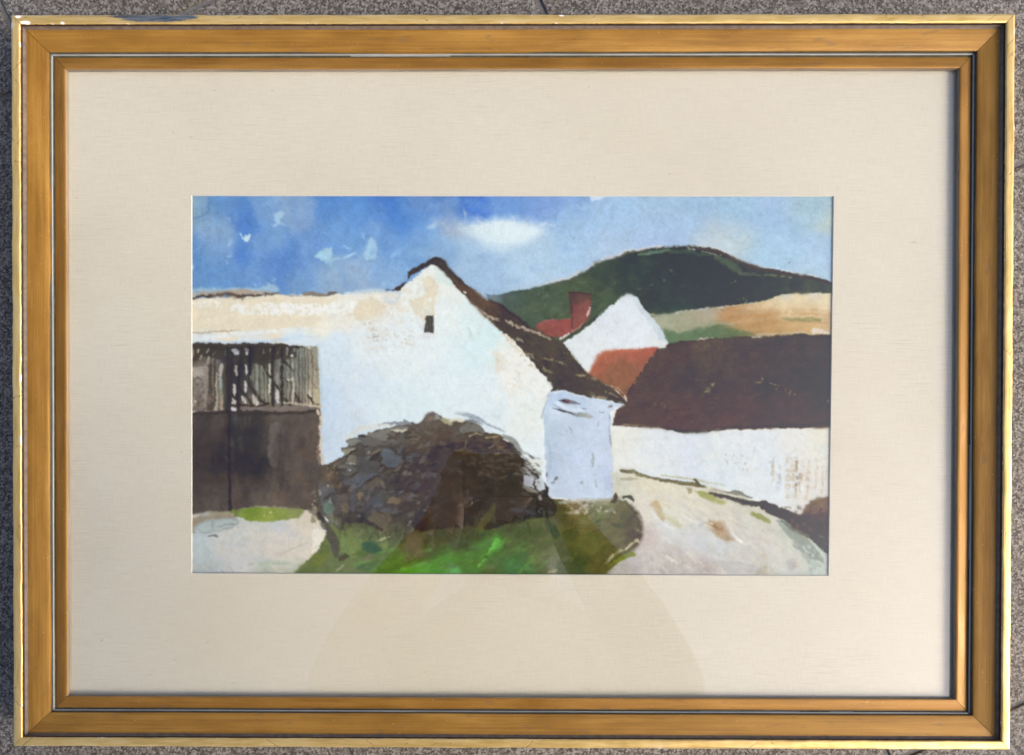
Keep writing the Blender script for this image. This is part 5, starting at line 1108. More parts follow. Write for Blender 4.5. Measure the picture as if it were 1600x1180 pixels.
# ---- bush
bush = [(498, 735), (503, 726), (514, 723), (528, 718), (540, 710), (546, 700), (536, 704), (535, 699), (555, 692), (544, 689), (545, 684), (562, 681), (564, 676), (577, 679), (576, 675), (596, 670), (616, 666), (640, 660), (657, 660), (664, 652), (671, 644), (680, 643), (690, 650), (702, 656), (716, 658), (735, 657), (752, 663), (758, 674), (775, 677), (790, 681), (801, 690), (812, 700), (818, 711),
        (828, 719), (836, 728), (842, 742), (850, 750), (858, 760), (856, 770), (866, 782), (872, 795), (868, 804), (850, 806), (830, 808), (812, 816), (790, 818), (768, 826), (740, 820), (705, 822), (668, 828), (645, 826), (625, 812), (600, 820), (575, 816), (545, 812), (535, 826), (520, 815), (505, 800), (497, 775)]
poly(bush, [(520, 740, (96, 84, 72), 12), (520, 775, (104, 104, 106), 12), (550, 700, (104, 102, 98), 12), (580, 690, (96, 92, 90), 12), (600, 705, (84, 80, 72), 12), (610, 675, (112, 106, 102), 12), (650, 668, (104, 94, 86), 12), (680, 655, (104, 94, 84), 10), (690, 680, (98, 82, 72), 12), (660, 690, (100, 86, 78), 14), (720, 675, (100, 92, 84), 12), (750, 680, (88, 78, 62), 12), (780, 695, (92, 76, 58), 12), (805, 700, (82, 74, 64), 10), (700, 715, (64, 56, 50), 16), (740, 710, (70, 58, 48), 14), (780, 725, (76, 60, 48), 16), (720, 750, (56, 48, 46), 18), (760, 760, (54, 48, 44), 18), (800, 760, (58, 54, 46), 14), (830, 765, (58, 56, 50), 12), (840, 790, (52, 50, 50), 12),
            (700, 795, (54, 48, 46), 16), (660, 740, (86, 72, 66), 14), (640, 720, (82, 72, 66), 14), (620, 740, (76, 68, 62), 14), (570, 740, (100, 104, 108), 14), (590, 770, (96, 98, 102), 14), (550, 770, (98, 94, 92), 14), (610, 790, (92, 90, 88), 14), (650, 780, (84, 74, 68), 14), (640, 800, (86, 84, 76), 12), (670, 815, (62, 56, 52), 10), (575, 805, (90, 86, 80), 12), (820, 735, (76, 70, 66), 10)],
     f=0.9, rough=2.2, rs=5, var=.1, vs=6)
GR = [(104, 100, 96), (90, 86, 84), (116, 112, 105), (78, 73, 70)]
BL = [(98, 102, 107), (88, 92, 98), (108, 110, 112), (80, 82, 88)]
BR = [(104, 86, 72), (88, 70, 58), (120, 100, 82), (76, 62, 52)]
DKB = [(52, 46, 44), (60, 52, 46), (46, 42, 42), (66, 56, 48)]
daubs([(545, 690), (640, 662), (665, 690), (600, 712), (550, 712)], 60, GR + [(76, 72, 64)], (1.5, 4.5), (1.5, 4), (-30, 5), (.5, .95), seed=55)
daubs([(515, 725), (560, 712), (650, 700), (660, 760), (640, 800), (560, 800), (510, 790)], 150, GR + BL + [(74, 66, 58), (70, 66, 66), (116, 110, 90)], (1.2, 4), (1.6, 4.5), (-60, 20), (.35, .8), seed=56, rough=1.6)
daubs([(640, 672), (760, 672), (800, 690), (760, 710), (660, 705)], 80, BR + [(96, 86, 66), (112, 104, 92)], (1.2, 4), (1.5, 4), (-20, 30), (.35, .8), seed=57)
daubs([(690, 690), (800, 690), (835, 740), (840, 790), (780, 800), (690, 815)], 170, DKB + [(72, 58, 46), (62, 58, 46), (80, 66, 54)], (2, 7), (1.3, 3.5), (-40, 40), (.25, .7), seed=58, f=1.2)
daubs([(745, 680), (810, 690), (825, 725), (760, 730)], 60, BR + [(98, 84, 62), (66, 54, 44)], (1, 3), (1.5, 4), (-10, 50), (.4, .85), seed=59)
daubs([(640, 710), (690, 700), (690, 815), (640, 800)], 70, [(92, 78, 72), (76, 66, 62), (104, 92, 86), (66, 58, 56), (90, 66, 62)], (1.5, 5), (1.2, 3), (-40, 40), (.3, .75), seed=60, f=1)
daubs([(800, 690), (835, 735), (850, 760), (870, 800), (830, 800), (815, 740)], 50, [(58, 56, 54), (84, 80, 76), (66, 68, 72), (48, 46, 46), (110, 104, 96)], (1, 3.4), (1.3, 3), (20, 80), (.4, .9), seed=61)
# painted leaves, upper left
for pts_, c in (([(820, 262), (880, 240), (960, 228), (1060, 222), (1130, 225), (1160, 195), (1200, 215), (1240, 255), (1180, 262), (1050, 262), (920, 258)], (142, 150, 160)), ([(685, 358), (720, 352), (800, 352), (840, 330), (1000, 290), (1120, 272), (1200, 290), (1180, 320), (1000, 330), (920, 380), (960, 440), (900, 470), (760, 430), (700, 390)], (128, 124, 116)),
                ([(580, 392), (605, 385), (680, 402), (780, 425), (880, 468), (950, 500), (900, 525), (740, 520), (620, 505), (570, 440)], (108, 104, 102)), ([(430, 460), (480, 445), (570, 430), (620, 460), (560, 490), (530, 525), (440, 500)], (134, 134, 126)), ([(365, 580), (440, 558), (520, 548), (545, 575), (470, 610), (430, 635), (400, 605)], (150, 148, 128)),
                ([(530, 500), (600, 480), (650, 540), (690, 640), (640, 670), (560, 630), (525, 560)], (92, 88, 84)), ([(430, 660), (500, 640), (550, 650), (545, 720), (510, 750), (450, 720)], (130, 128, 112)), ([(330, 780), (420, 760), (540, 790), (550, 850), (480, 900), (420, 900), (360, 840)], (118, 118, 110)), ([(855, 590), (900, 560), (980, 570), (1080, 670), (1160, 700), (1100, 740), (1050, 800), (930, 790), (850, 740), (880, 680)], (108, 118, 128)),
                ([(1160, 660), (1230, 640), (1260, 710), (1230, 740), (1180, 700)], (112, 120, 124)), ([(680, 740), (760, 710), (840, 730), (830, 800), (760, 810), (690, 780)], (106, 104, 106)), ([(440, 990), (520, 930), (580, 860), (700, 880), (830, 870), (760, 920), (660, 970), (580, 1030), (500, 1070)], (112, 122, 134)), ([(130, 1030), (280, 1010), (290, 1090), (150, 1115), (100, 1100)], (112, 112, 116)),
                ([(640, 1010), (720, 940), (820, 915), (880, 960), (820, 1010), (740, 1060), (660, 1060)], (124, 114, 98)), ([(840, 960), (890, 970), (915, 1050), (880, 1060)], (150, 134, 100)), ([(1010, 830), (1060, 790), (1120, 720), (1160, 705), (1080, 830), (1030, 850)], (128, 118, 102)), ([(700, 580), (730, 575), (725, 610), (700, 612)], (150, 138, 126)), ([(745, 620), (800, 580), (850, 560), (840, 590), (780, 625)], (132, 126, 108)), ([(690, 690), (760, 640), (850, 590), (860, 640), (800, 690), (730, 710)], (66, 62, 56)), ([(1390, 190), (1420, 130), (1480, 105), (1550, 130), (1600, 190), (1520, 210), (1480, 230), (1400, 225)], (112, 102, 96)), ([(1440, 160), (1500, 140), (1520, 190), (1450, 210)], (136, 116, 98)), ([(1510, 120), (1570, 140), (1590, 190), (1530, 190)], (146, 146, 146))):
    poly(T(ZK, pts_), c, f=0.7, rough=0.8, rs=4, var=.07, vs=6)
for pts_, w_, c in (([(575, 400), (600, 392), (660, 410)], [2.5, 3.5, 1.5], (58, 56, 54)), ([(1050, 380), (1120, 345), (1200, 340)], [2.5, 4, 2], (84, 76, 62)), ([(430, 930), (480, 900), (560, 850)], [3, 4, 2], (60, 56, 52)), ([(430, 660), (460, 620), (540, 580)], [3, 3.5, 2.5], (58, 54, 50)), ([(830, 820), (870, 780), (900, 760)], [2, 3, 2], (60, 54, 52)), ([(1040, 570), (1120, 610), (1160, 680)], [3, 6, 3], (84, 80, 74)), ([(940, 440), (1000, 420), (1040, 450)], [3, 4, 3], (84, 74, 70)), ([(600, 1030), (700, 960), (820, 890)], [1.5, 2, 2], (74, 66, 60))):
    stroke(T(ZK, pts_), w_, c, op=0.9, f=0.7)
poly(T(ZK, [(415, 840), (440, 818), (480, 815), (470, 835), (430, 850)]), (240, 240, 236), f=.5, rough=.5)
specks(T(ZK, [(1000, 325), (1170, 310), (1170, 345), (1000, 350)]), 14, (224, 216, 196), (.7, 1.6), 62)
specks(T(ZK, [(190, 1005), (215, 1005), (215, 1030), (190, 1030)]), 2, (226, 220, 206), (1, 1.8), 63)
stroke(T(ZK, [(1000, 330), (1060, 335), (1160, 320)]), [2, 2.5, 2], (214, 204, 184), dry=.3)
stroke(T(ZK, [(440, 740), (490, 742), (530, 748)]), [1.5, 2, 1.2], (176, 176, 166))
stroke(T(ZK, [(600, 300), (700, 300), (820, 272), (1000, 268)]), [7, 9, 7, 3], (222, 214, 202), op=0.55, f=2.5)
specks(T(ZK, [(150, 740), (260, 760), (380, 900), (360, 1040), (150, 1000)]), 30, [(116, 96, 74), (76, 66, 56), (150, 132, 106), (132, 110, 86)], (1, 3), 64, 0.9, asp=(1.2, 3), ang=(60, 130))
specks(T(ZM, [(0, 30), (80, 30), (60, 260), (0, 250)]), 12, [(190, 176, 150), (150, 136, 116)], (1, 2.6), 65)
# lower left leaves
for pts_, c in (([(135, 220), (200, 170), (250, 190), (285, 260), (250, 340), (190, 350), (150, 300)], (116, 138, 124)), ([(180, 340), (260, 320), (340, 390), (330, 470), (260, 440), (210, 390)], (122, 122, 104)), ([(300, 110), (380, 60), (450, 120), (430, 230), (350, 260), (310, 190)], (116, 108, 104)), ([(345, 240), (400, 180), (450, 200), (480, 260), (430, 320), (360, 290)], (140, 124, 106)), ([(560, 100), (590, 45), (640, 50), (620, 140), (580, 160)], (160, 142, 110)), ([(940, 170), (990, 110), (1060, 130), (1110, 130), (1080, 215), (1010, 200), (945, 205)], (156, 138, 104)),
                ([(700, 150), (800, 90), (900, 60), (900, 160), (860, 240), (760, 240)], (98, 106, 114)), ([(560, 260), (700, 210), (760, 240), (700, 340), (600, 420), (540, 360)], (92, 94, 98)), ([(690, 370), (760, 310), (860, 280), (960, 330), (1000, 400), (900, 520), (780, 480), (720, 420)], (128, 118, 96)), ([(860, 250), (960, 260), (1040, 290), (960, 340), (880, 300)], (108, 106, 100)), ([(400, 350), (520, 340), (560, 420), (440, 450), (390, 430)], (80, 76, 70)), ([(480, 30), (540, 20), (560, 200), (520, 320), (470, 280), (480, 120)], (102, 106, 116)), ([(1200, 520), (1230, 470), (1270, 520), (1260, 550), (1210, 550)], (128, 124, 118)), ([(1050, 120), (1180, 60), (1320, 80), (1340, 140), (1250, 180), (1120, 180)], (112, 94, 82))):
    poly(T(ZM, pts_), c, f=0.8, rough=1.2, rs=4, var=.08, vs=6)
for pts_, w_, c in (([(1195, 470), (1225, 430), (1260, 398)], [2, 2.4, 1.6], (160, 156, 156)), ([(840, 570), (900, 530), (950, 500)], [2, 3, 2], (150, 138, 110)), ([(860, 340), (890, 350)], [3, 3], (166, 156, 130)), ([(225, 130), (220, 170), (240, 200)], [2.5, 3, 2], (176, 186, 172)), ([(550, 390), (660, 420), (750, 460), (880, 520)], [5, 6, 5, 3], (70, 64, 60)), ([(780, 480), (820, 500), (880, 530)], [2, 3, 2], (72, 66, 56)), ([(90, 20), (95, 80)], [2, 3], (186, 178, 160))):
    stroke(T(ZM, pts_), w_, c, op=0.9, f=0.7)
specks(T(ZM, [(560, 40), (740, 30), (720, 130), (600, 160)]), 14, [(170, 148, 116), (150, 128, 104), (96, 76, 66)], (.8, 2), 66)
specks(T(ZM, [(1200, 70), (1420, 60), (1440, 160), (1240, 190)]), 16, [(136, 114, 96), (150, 126, 104), (96, 80, 76)], (.8, 2.4), 67)
specks(T(ZM, [(1440, 220), (1540, 200), (1540, 420), (1450, 400)]), 14, [(112, 78, 72), (96, 70, 66), (120, 96, 86)], (1, 3), 68, 0.7)
# upper right edge
for pts_, w_, c in (([(330, 130), (420, 130), (540, 160), (640, 190), (740, 250), (860, 300), (940, 340)], [2, 5, 7, 6, 4, 4, 2], (160, 172, 184)), ([(460, 215), (540, 215), (620, 232), (680, 255)], [3, 5, 4, 2], (128, 132, 136)), ([(430, 330), (520, 300), (620, 300), (690, 340)], [8, 14, 12, 6], (122, 122, 116)), ([(520, 400), (600, 370), (690, 380)], [3, 3, 2], (160, 142, 116)), ([(700, 370), (790, 380), (900, 395)], [2.5, 4, 2], (96, 84, 66)), ([(730, 420), (800, 412), (880, 405)], [2.5, 3, 2], (166, 146, 112)), ([(950, 430), (1000, 440), (1030, 440)], [3, 5, 2], (224, 216, 200)), ([(940, 395), (1020, 420), (1090, 480), (1130, 560), (1180, 600)], [3, 6, 8, 7, 3], (146, 152, 152)),
                    ([(1180, 620), (1240, 620), (1300, 660), (1390, 680)], [3, 4, 4, 2], (170, 178, 176)), ([(1060, 870), (1120, 872), (1180, 880)], [1.5, 2, 1.2], (132, 126, 112)), ([(1160, 960), (1200, 1010), (1280, 1060), (1350, 1090)], [2, 4, 4, 3], (190, 184, 172)), ([(1150, 920), (1190, 980), (1240, 1020)], [3, 4, 2], (50, 48, 48)), ([(180, 200), (230, 215), (280, 250)], [6, 8, 5], (176, 172, 132)), ([(290, 215), (360, 205), (440, 215)], [5, 6, 4], (222, 212, 186)), ([(480, 440), (460, 540), (400, 580), (340, 570)], [2, 3, 4, 3], (120, 104, 82)), ([(760, 545), (800, 520), (830, 500)], [2, 3, 1.5], (150, 128, 98)), ([(880, 545), (920, 530), (970, 525)], [2, 4, 2], (122, 100, 76)), ([(840, 630), (880, 610), (895, 595)], [2, 3, 1.5], (150, 124, 96)), ([(800, 910), (860, 930), (940, 910), (990, 890)], [3, 4, 3, 2], (96, 92, 60)), ([(725, 890), (760, 895)], [3, 3], (112, 96, 80))):
    stroke(T(ZL, pts_), w_, c, op=0.9, dry=.12, f=0.8)
poly(T(ZL, [(1210, 720), (1240, 695), (1400, 700), (1440, 740), (1390, 820), (1320, 810), (1290, 760), (1230, 745)]), (226, 228, 220), op=0.95, f=0.9, rough=1.5, rs=4)
poly(T(ZL, [(1190, 890), (1260, 880), (1320, 930), (1300, 1000), (1340, 1050), (1240, 1030), (1190, 990)]), (212, 220, 230), op=0.95, f=0.8, rough=1.5, rs=4)
poly(T(ZL, [(1340, 940), (1440, 900), (1460, 1060), (1380, 1080), (1340, 1010)]), (220, 228, 234), op=0.9, f=1, rough=1.5)
specks(T(ZL, [(1160, 620), (1400, 680), (1400, 1000), (1200, 900)]), 40, [(120, 120, 116), (170, 174, 172), (92, 90, 88), (206, 210, 210)], (.8, 2.6), 69, 0.8, asp=(1.5, 4), ang=(10, 60))
stroke(T(ZN, [(1190, 0), (1270, 40), (1370, 70)]), [3, 4, 2], (150, 144, 130))
poly(T(ZN, [(1360, 110), (1400, 90), (1420, 140), (1390, 155)]), (176, 168, 148), f=.8)
poly(T(ZN, [(1150, 60), (1240, 60), (1250, 100), (1180, 110)]), (104, 92, 76), op=.8, f=1.2)
# dark centre, touches of colour
for pts_, w_, c, o_ in (([(840, 220), (800, 290), (740, 370), (680, 450), (640, 510)], [5, 8, 12, 12, 8], (108, 106, 54), .85), ([(390, 230), (450, 200), (560, 110)], [2, 3.5, 2], (118, 108, 98), .8), ([(570, 190), (640, 155)], [2, 2.5], (96, 90, 84), .8), ([(1040, 260), (1140, 280), (1230, 240)], [4, 8, 3], (84, 92, 102), .7), ([(1250, 300), (1330, 320)], [6, 5], (78, 80, 96), .6), ([(1020, 170), (1060, 185)], [3, 3], (96, 110, 116), .7), ([(1440, 260), (1450, 380)], [2, 2.5], (120, 112, 92), .7), ([(780, 430), (840, 470), (900, 470)], [6, 10, 6], (58, 56, 54), .8), ([(1490, 440), (1560, 520), (1590, 600)], [10, 14, 10], (62, 76, 58), .75)):
    stroke(T(ZN, pts_), w_, c, op=o_, f=1.4)
stroke(T(ZN, [(720, 320), (780, 300), (830, 315)]), [1.5, 2, 1.2], (66, 56, 40))
daubs(T(ZN, [(0, 500), (700, 560), (600, 780), (0, 800)]), 40, [(72, 74, 50), (88, 82, 54), (66, 78, 52), (84, 92, 62)], (2, 7), (1.3, 3), (-40, 10), (.2, .5), seed=70, f=2)
daubs(T(ZN, [(950, 480), (1400, 380), (1480, 700), (1000, 800)]), 50, [(94, 104, 64), (84, 90, 60), (104, 110, 74), (76, 96, 60)], (2, 7), (1.3, 3), (-50, 10), (.2, .5), seed=71, f=2)
# stem at the left
stroke([(500, 738), (498, 765), (500, 790), (507, 812), (518, 832), (526, 850), (527, 866)], [4, 6, 8, 12, 15, 14, 7], (84, 78, 70), op=0.8, f=2.2, rough=1.8, bristle=.12)
stroke([(512, 815), (520, 840), (524, 860)], [6, 9, 7], (92, 86, 82), op=0.7, f=1.5)
stroke([(500, 800), (508, 812)], [6, 8], (66, 60, 50), op=0.8)
stroke(T(ZG, [(760, 385), (830, 410), (890, 440), (940, 470)]), [3, 5, 5, 3], (96, 86, 76), op=0.85)
poly(T(ZM, [(0, 430), (50, 470), (80, 520), (180, 530), (160, 620), (120, 700), (70, 790), (0, 830)]), (240, 236, 222), op=0.9, dry=.3, f=0.9, rough=2, rs=4)
poly(T(ZM, [(0, 345), (40, 370), (60, 430), (0, 430)]), (150, 136, 100), op=.8, f=1)
stroke(T(ZG, [(480, 870), (520, 860)]), [2, 2], (150, 160, 120), op=.5)

# a thin dark glaze pulls the bush together and lets it run into the grass
poly([(515, 745), (560, 715), (620, 700), (700, 690), (790, 700), (830, 745), (850, 790), (800, 822), (700, 830), (600, 828), (540, 822), (512, 790)], (64, 55, 53), op=0.34, f=14, rough=6, rs=16, var=.12, vs=9, dry=.10)
daubs([(520, 730), (600, 700), (690, 690), (800, 715), (840, 780), (760, 815), (560, 815)], 60, [(58, 50, 48), (74, 64, 60), (66, 56, 50), (88, 80, 76), (52, 46, 46)], (1.6, 4), (2, 4.5), (-60, 40), (.25, .6), seed=171, f=1.0, rough=1.2)
daubs([(520, 800), (600, 810), (700, 815), (800, 805), (860, 800), (840, 835), (640, 845), (540, 835)], 70, [(78, 74, 54), (66, 66, 48), (94, 98, 66), (60, 54, 46)], (1, 3), (3, 7), (60, 120), (.2, .5), seed=172, f=1.2, rough=1.4)
# warm scuffs where the paper shows through the white
specks([(540, 470), (620, 462), (660, 500), (640, 560), (560, 540)], 60, [(226, 214, 190), (232, 222, 202), (214, 204, 184)], (.7, 2.2), 173, 0.6, asp=(1.5, 5), ang=(-20, 40))
specks([(690, 440), (780, 530), (840, 600), (800, 620), (700, 500)], 50, [(232, 222, 202), (214, 224, 222), (226, 214, 194)], (.7, 2.0), 174, 0.5, asp=(1.5, 5), ang=(20, 70))
for k_, (y_, c_) in enumerate(((486, (204, 160, 112)), (492, (196, 140, 86)), (499, (208, 172, 120)), (505, (190, 142, 92)), (511, (206, 168, 112)), (478, (226, 200, 156)))):
    stroke([(1120 + 9 * k_, y_ + 6), (1180 + 5 * k_, y_ + 1), (1240, y_ - 2), (1292, y_ + 1)], [2, 6, 5, 2], c_, op=0.45, f=2.5, rough=1.5, dry=.25, bristle=.1)
daubs([(800, 470), (900, 445), (960, 430), (970, 470), (880, 500), (820, 500)], 60, [(92, 108, 84), (104, 118, 92), (76, 92, 76)], (1.2, 4), (2, 5), (-40, 10), (.2, .45), seed=181, f=1.8, rough=1.5)
daubs([(990, 440), (1150, 440), (1280, 450), (1180, 462), (1030, 480)], 60, [(70, 82, 70), (78, 88, 76), (62, 72, 66)], (1.2, 4), (2, 6), (-20, 20), (.2, .45), seed=182, f=1.8, rough=1.5)
daubs([(525, 725), (600, 698), (680, 690), (690, 800), (560, 805)], 75, [(98, 93, 100), (108, 104, 110), (86, 79, 87), (116, 112, 108), (100, 104, 114)], (2, 4.6), (1.3, 2.6), (-70, 10), (.35, .8), seed=183, f=0.8, rough=1.0)
daubs([(700, 690), (800, 700), (830, 740), (760, 750), (700, 730)], 60, [(92, 76, 60), (104, 88, 68), (76, 64, 54), (84, 70, 62)], (0.7, 2), (2.5, 6), (-20, 50), (.35, .75), seed=184, f=0.8, rough=1.0)
daubs([(560, 850), (760, 840), (860, 830), (880, 880), (700, 892), (560, 892)], 110, [(92, 138, 62), (84, 112, 56), (108, 158, 74), (72, 92, 50), (120, 128, 84)], (0.9, 3), (3, 8), (-50, -5), (.2, .55), seed=185, f=1.2, rough=1.2)
daubs([(880, 790), (985, 795), (995, 840), (940, 885), (880, 880)], 60, [(122, 122, 92), (100, 98, 72), (134, 132, 104), (88, 88, 62)], (1, 3), (2, 6), (-70, 10), (.2, .5), seed=186, f=1.4, rough=1.2)
daubs([(985, 760), (1150, 790), (1280, 870), (1200, 892), (1000, 885)], 120, [(226, 218, 198), (206, 196, 180), (216, 208, 196), (232, 228, 218), (196, 188, 176)], (0.8, 3), (4, 10), (15, 50), (.2, .5), seed=187, f=1.4, rough=1.2, var=.03)
daubs([(975, 600), (1060, 545), (1290, 535), (1290, 655), (980, 655)], 130, [(104, 88, 76), (76, 68, 60), (92, 74, 66), (112, 94, 82)], (0.7, 2.2), (4, 11), (-30, 5), (.2, .5), seed=188, f=1.0, rough=1.1)
# thin regular slats in the upper gate
for k_, zx in enumerate((262, 305, 640, 762, 815, 868, 905, 1118, 1165, 1212, 1262, 1300, 1365, 1415)):
    stroke(T(ZJ, [(zx, 110 + 9 * (k_ % 3)), (zx - 3, 330), (zx + 2, 540), (zx - 2, 735)]), [1.4, 1.9, 1.7, 1.2], (66, 60, 55), op=0.5, f=0.7, rough=0.5)
for k_, zx in enumerate((285, 790, 845, 888, 1140, 1190, 1238, 1282, 1345)):
    stroke(T(ZJ, [(zx, 240 + 30 * (k_ % 4)), (zx, 480), (zx - 2, 690)]), [1.2, 2.2, 1.4], (168, 164, 148), op=0.5, f=0.7, rough=0.5, dry=.2)
# the chimney stands square
poly([(889, 459), (923, 460), (922.5, 486), (919, 501), (896, 516), (893, 500)], [(898, 464, (102, 74, 66), 7), (916, 464, (106, 78, 70), 7), (898, 490, (138, 82, 78), 7), (913, 484, (152, 88, 84), 7), (906, 508, (146, 86, 82), 8)], op=0.9, f=0.7, rough=0.5, var=.05, vs=7)
stroke([(891, 461), (893, 480), (895, 512)], [2.2, 2.6, 1.6], (92, 64, 58), op=0.8, f=0.8)
stroke([(889, 460), (906, 459), (924, 461)], [2.4, 2, 2], (84, 62, 54), op=0.85, f=0.8)
stroke([(921.5, 482), (920, 490), (918, 496)], [2.2, 2, 1.2], (234, 220, 214))
# faint ochre streaks down the yard wall
for k_ in range(11):
    x_ = 1206 + 8 * k_ + (k_ * 37 % 7)
    stroke([(x_, 712 + (k_ * 13 % 17)), (x_ + 1, 735), (x_ - 1, 752 + (k_ * 29 % 22))], [1.4, 3, 2], ((210, 180, 146), (196, 168, 134), (216, 196, 168), (190, 184, 170))[k_ % 4], op=0.55, dry=.4, f=0.8)
grey_ = CAN @ np.array([0.30, 0.55, 0.15])
warm_ = sstep(-6, 20, CAN[..., 0] - CAN[..., 2]) * sstep(-4, 12, CAN[..., 0] - CAN[..., 1])
lumw_ = sstep(60, 225, grey_)
CAN = grey_[..., None] + (CAN - grey_[..., None]) * ((0.93 - 0.12 * warm_ * (1 - 0.75 * sstep(190, 235, grey_))))[..., None]

# ---- the hand of the painter: edges wander, washes pool and bristles leave streaks
ii, jj = np.meshgrid(np.arange(NYP), np.arange(NXP), indexing='ij')
wx_ = 2.6 * fbm(PX, PY, 6, 301, 3) + 3.0 * fbm(PX, PY, 17, 302, 2) + 1.1 * (PAPER - 0.5)
wy_ = 2.6 * fbm(PX, PY, 6, 303, 3) + 3.0 * fbm(PX, PY, 17, 304, 2) + 1.1 * (fbm(PX, PY, 2.5, 306, 2))
def warp(img, dy, dx):
    y_, x_ = np.clip(ii + dy, 0, NYP - 1.001), np.clip(jj + dx, 0, NXP - 1.001)
    y0_, x0_ = y_.astype(int), x_.astype(int)
    fy_, fx_ = (y_ - y0_)[..., None], (x_ - x0_)[..., None]
    return (img[y0_, x0_] * (1 - fx_) + img[y0_, x0_ + 1] * fx_) * (1 - fy_) + (img[y0_ + 1, x0_] * (1 - fx_) + img[y0_ + 1, x0_ + 1] * fx_) * fy_
def blur(img, n):
    for _ in range(n):
        for ax in (0, 1):
            pad = [(0, 0)] * 3; pad[ax] = (1, 1)
            q_ = np.pad(img, pad, mode='edge')
            a_, b_, c_ = (q_[:-2], q_[1:-1], q_[2:]) if ax == 0 else (q_[:, :-2], q_[:, 1:-1], q_[:, 2:])
            img = 0.25 * a_ + 0.5 * b_ + 0.25 * c_
    return img
CAN = warp(CAN, wy_, wx_)
# wet in wet: here and there an edge is lost
soft_ = blur(CAN, 9)
wet_ = sstep(0.0, 0.20, fbm(PX, PY, 34, 401, 3)) * 0.6
for cz_ in (rect(296, 536, 512, 660), rect(838, 452, 930, 532), rect(656, 488, 688, 524), rect(848, 604, 978, 660), rect(500, 650, 860, 830)):   # these stay crisp
    wet_ = wet_ * (1 - 0.85 * sstep(-4, 4, sdpoly(PX, PY, cz_)))
CAN = CAN + (soft_ - CAN) * wet_[..., None]
# backruns: pigment gathers in a darker line at the rim of a drying wash
run_ = fbm(PX, PY, 46, 411, 4)
CAN = CAN * (1 - 0.03 * np.exp(-((run_ - 0.07) / 0.014) ** 2) - 0.025 * np.exp(-((run_ + 0.10) / 0.014) ** 2))[..., None]
k_ = np.array([0.22, 0.56, 0.22])
for ax_ in (0, 1):                                        # wet edges: a breath of softness
    CAN = k_[0] * np.roll(CAN, 1, ax_) + k_[1] * CAN + k_[2] * np.roll(CAN, -1, ax_)
lum_ = CAN.mean(-1, keepdims=True) / 255.0
th_ = 6.0 * fbm(PX, PY, 90, 311, 2)
bx_, by_ = PX * np.cos(th_) + PY * np.sin(th_), -PX * np.sin(th_) + PY * np.cos(th_)
streak_ = fbm(bx_ / 7.0, by_, 2.6, 312, 3)
pool_ = fbm(PX + 10 * fbm(PX, PY, 14, 313, 2), PY, 11, 314, 4)
calm_ = np.clip(1.05 - lum_, 0.12, 1.0)
CAN = CAN * (1 + 0.17 * calm_ * (streak_[..., None] * 1.5 + pool_[..., None] * 1.2))
CAN = CAN + ((fbm(PX, PY, 13, 315, 3) * (9 * calm_[..., 0]))[..., None]) * np.array([1.0, 0.15, -0.8])

# ---- tooth of the paper in the pigment, a faint dark line where the sheet meets the mat
CAN *= (1 + 0.02 * (PAPER - 0.5) + 0.025 * fbm(PX, PY, 2.2, 77, 2))[..., None]
CAN = np.clip(CAN, 8, 250)

# what the photograph shows is light x pigment + the reflection in the glass; keep the pigment
def to_lin(s):
    s = s / 255.0
    return np.where(s <= 0.04045, s / 12.92, ((s + 0.055) / 1.055) ** 2.4)
g_ = uu ** 1.8 * (0.40 + 0.60 * vv)
zone = sstep(-12, 12, sdpoly(PX, PY, [(690, 705), (860, 700), (873, 780), (881, 830), (898, 865), (935, 900), (640, 900), (664, 868), (668, 830)]))
sky_ = np.array([0.020, 0.025, 0.040]) + g_[..., None] * np.array([0.074, 0.078, 0.090])
VEIL = sky_ * (1 - 0.8 * zone)[..., None]               # sky mirrored in the glass, except behind the photographer
GAIN = np.array([1.23, 1.19, 1.215])
LIN = to_lin(CAN)
ALB = np.clip(np.maximum(LIN - VEIL, 0.22 * LIN) / GAIN, 0.006, 0.88)

me = bpy.data.meshes.new('painting')
tl, tr_, br, bl = [np.array([grow(c, 0.0016).x, grow(c, 0.0016).y]) for c in CORN]
XY = (tl * ((1 - uu) * (1 - vv))[..., None] + tr_ * (uu * (1 - vv))[..., None] + br * (uu * vv)[..., None] + bl * ((1 - uu) * vv)[..., None])
nv = NXP * NYP
co = np.zeros((nv, 3), np.float32)
co[:, :2] = XY.reshape(-1, 2)
co[:, 2] = ZPAINT
idx = np.arange(nv).reshape(NYP, NXP)
q = np.stack([idx[:-1, :-1], idx[1:, :-1], idx[1:, 1:], idx[:-1, 1:]], -1).reshape(-1, 4)
me.vertices.add(nv); me.vertices.foreach_set('co', co.ravel())
me.loops.add(q.size); me.loops.foreach_set('vertex_index', q.ravel().astype(np.int32))
me.polygons.add(len(q)); me.polygons.foreach_set('loop_start', (np.arange(len(q)) * 4).astype(np.int32))
me.update(calc_edges=True)
at = me.attributes.new('paint', 'FLOAT_COLOR', 'POINT')
rgba = np.ones((nv, 4), np.float32); rgba[:, :3] = ALB.reshape(-1, 3)
at.data.foreach_set('color', rgba.ravel())
me.materials.append(mat_paper())
painting = link(bpy.data.objects.new('painting', me), picture)
tag(painting, 'watercolour of white farm buildings with dark roofs, a round bush and a green hill')

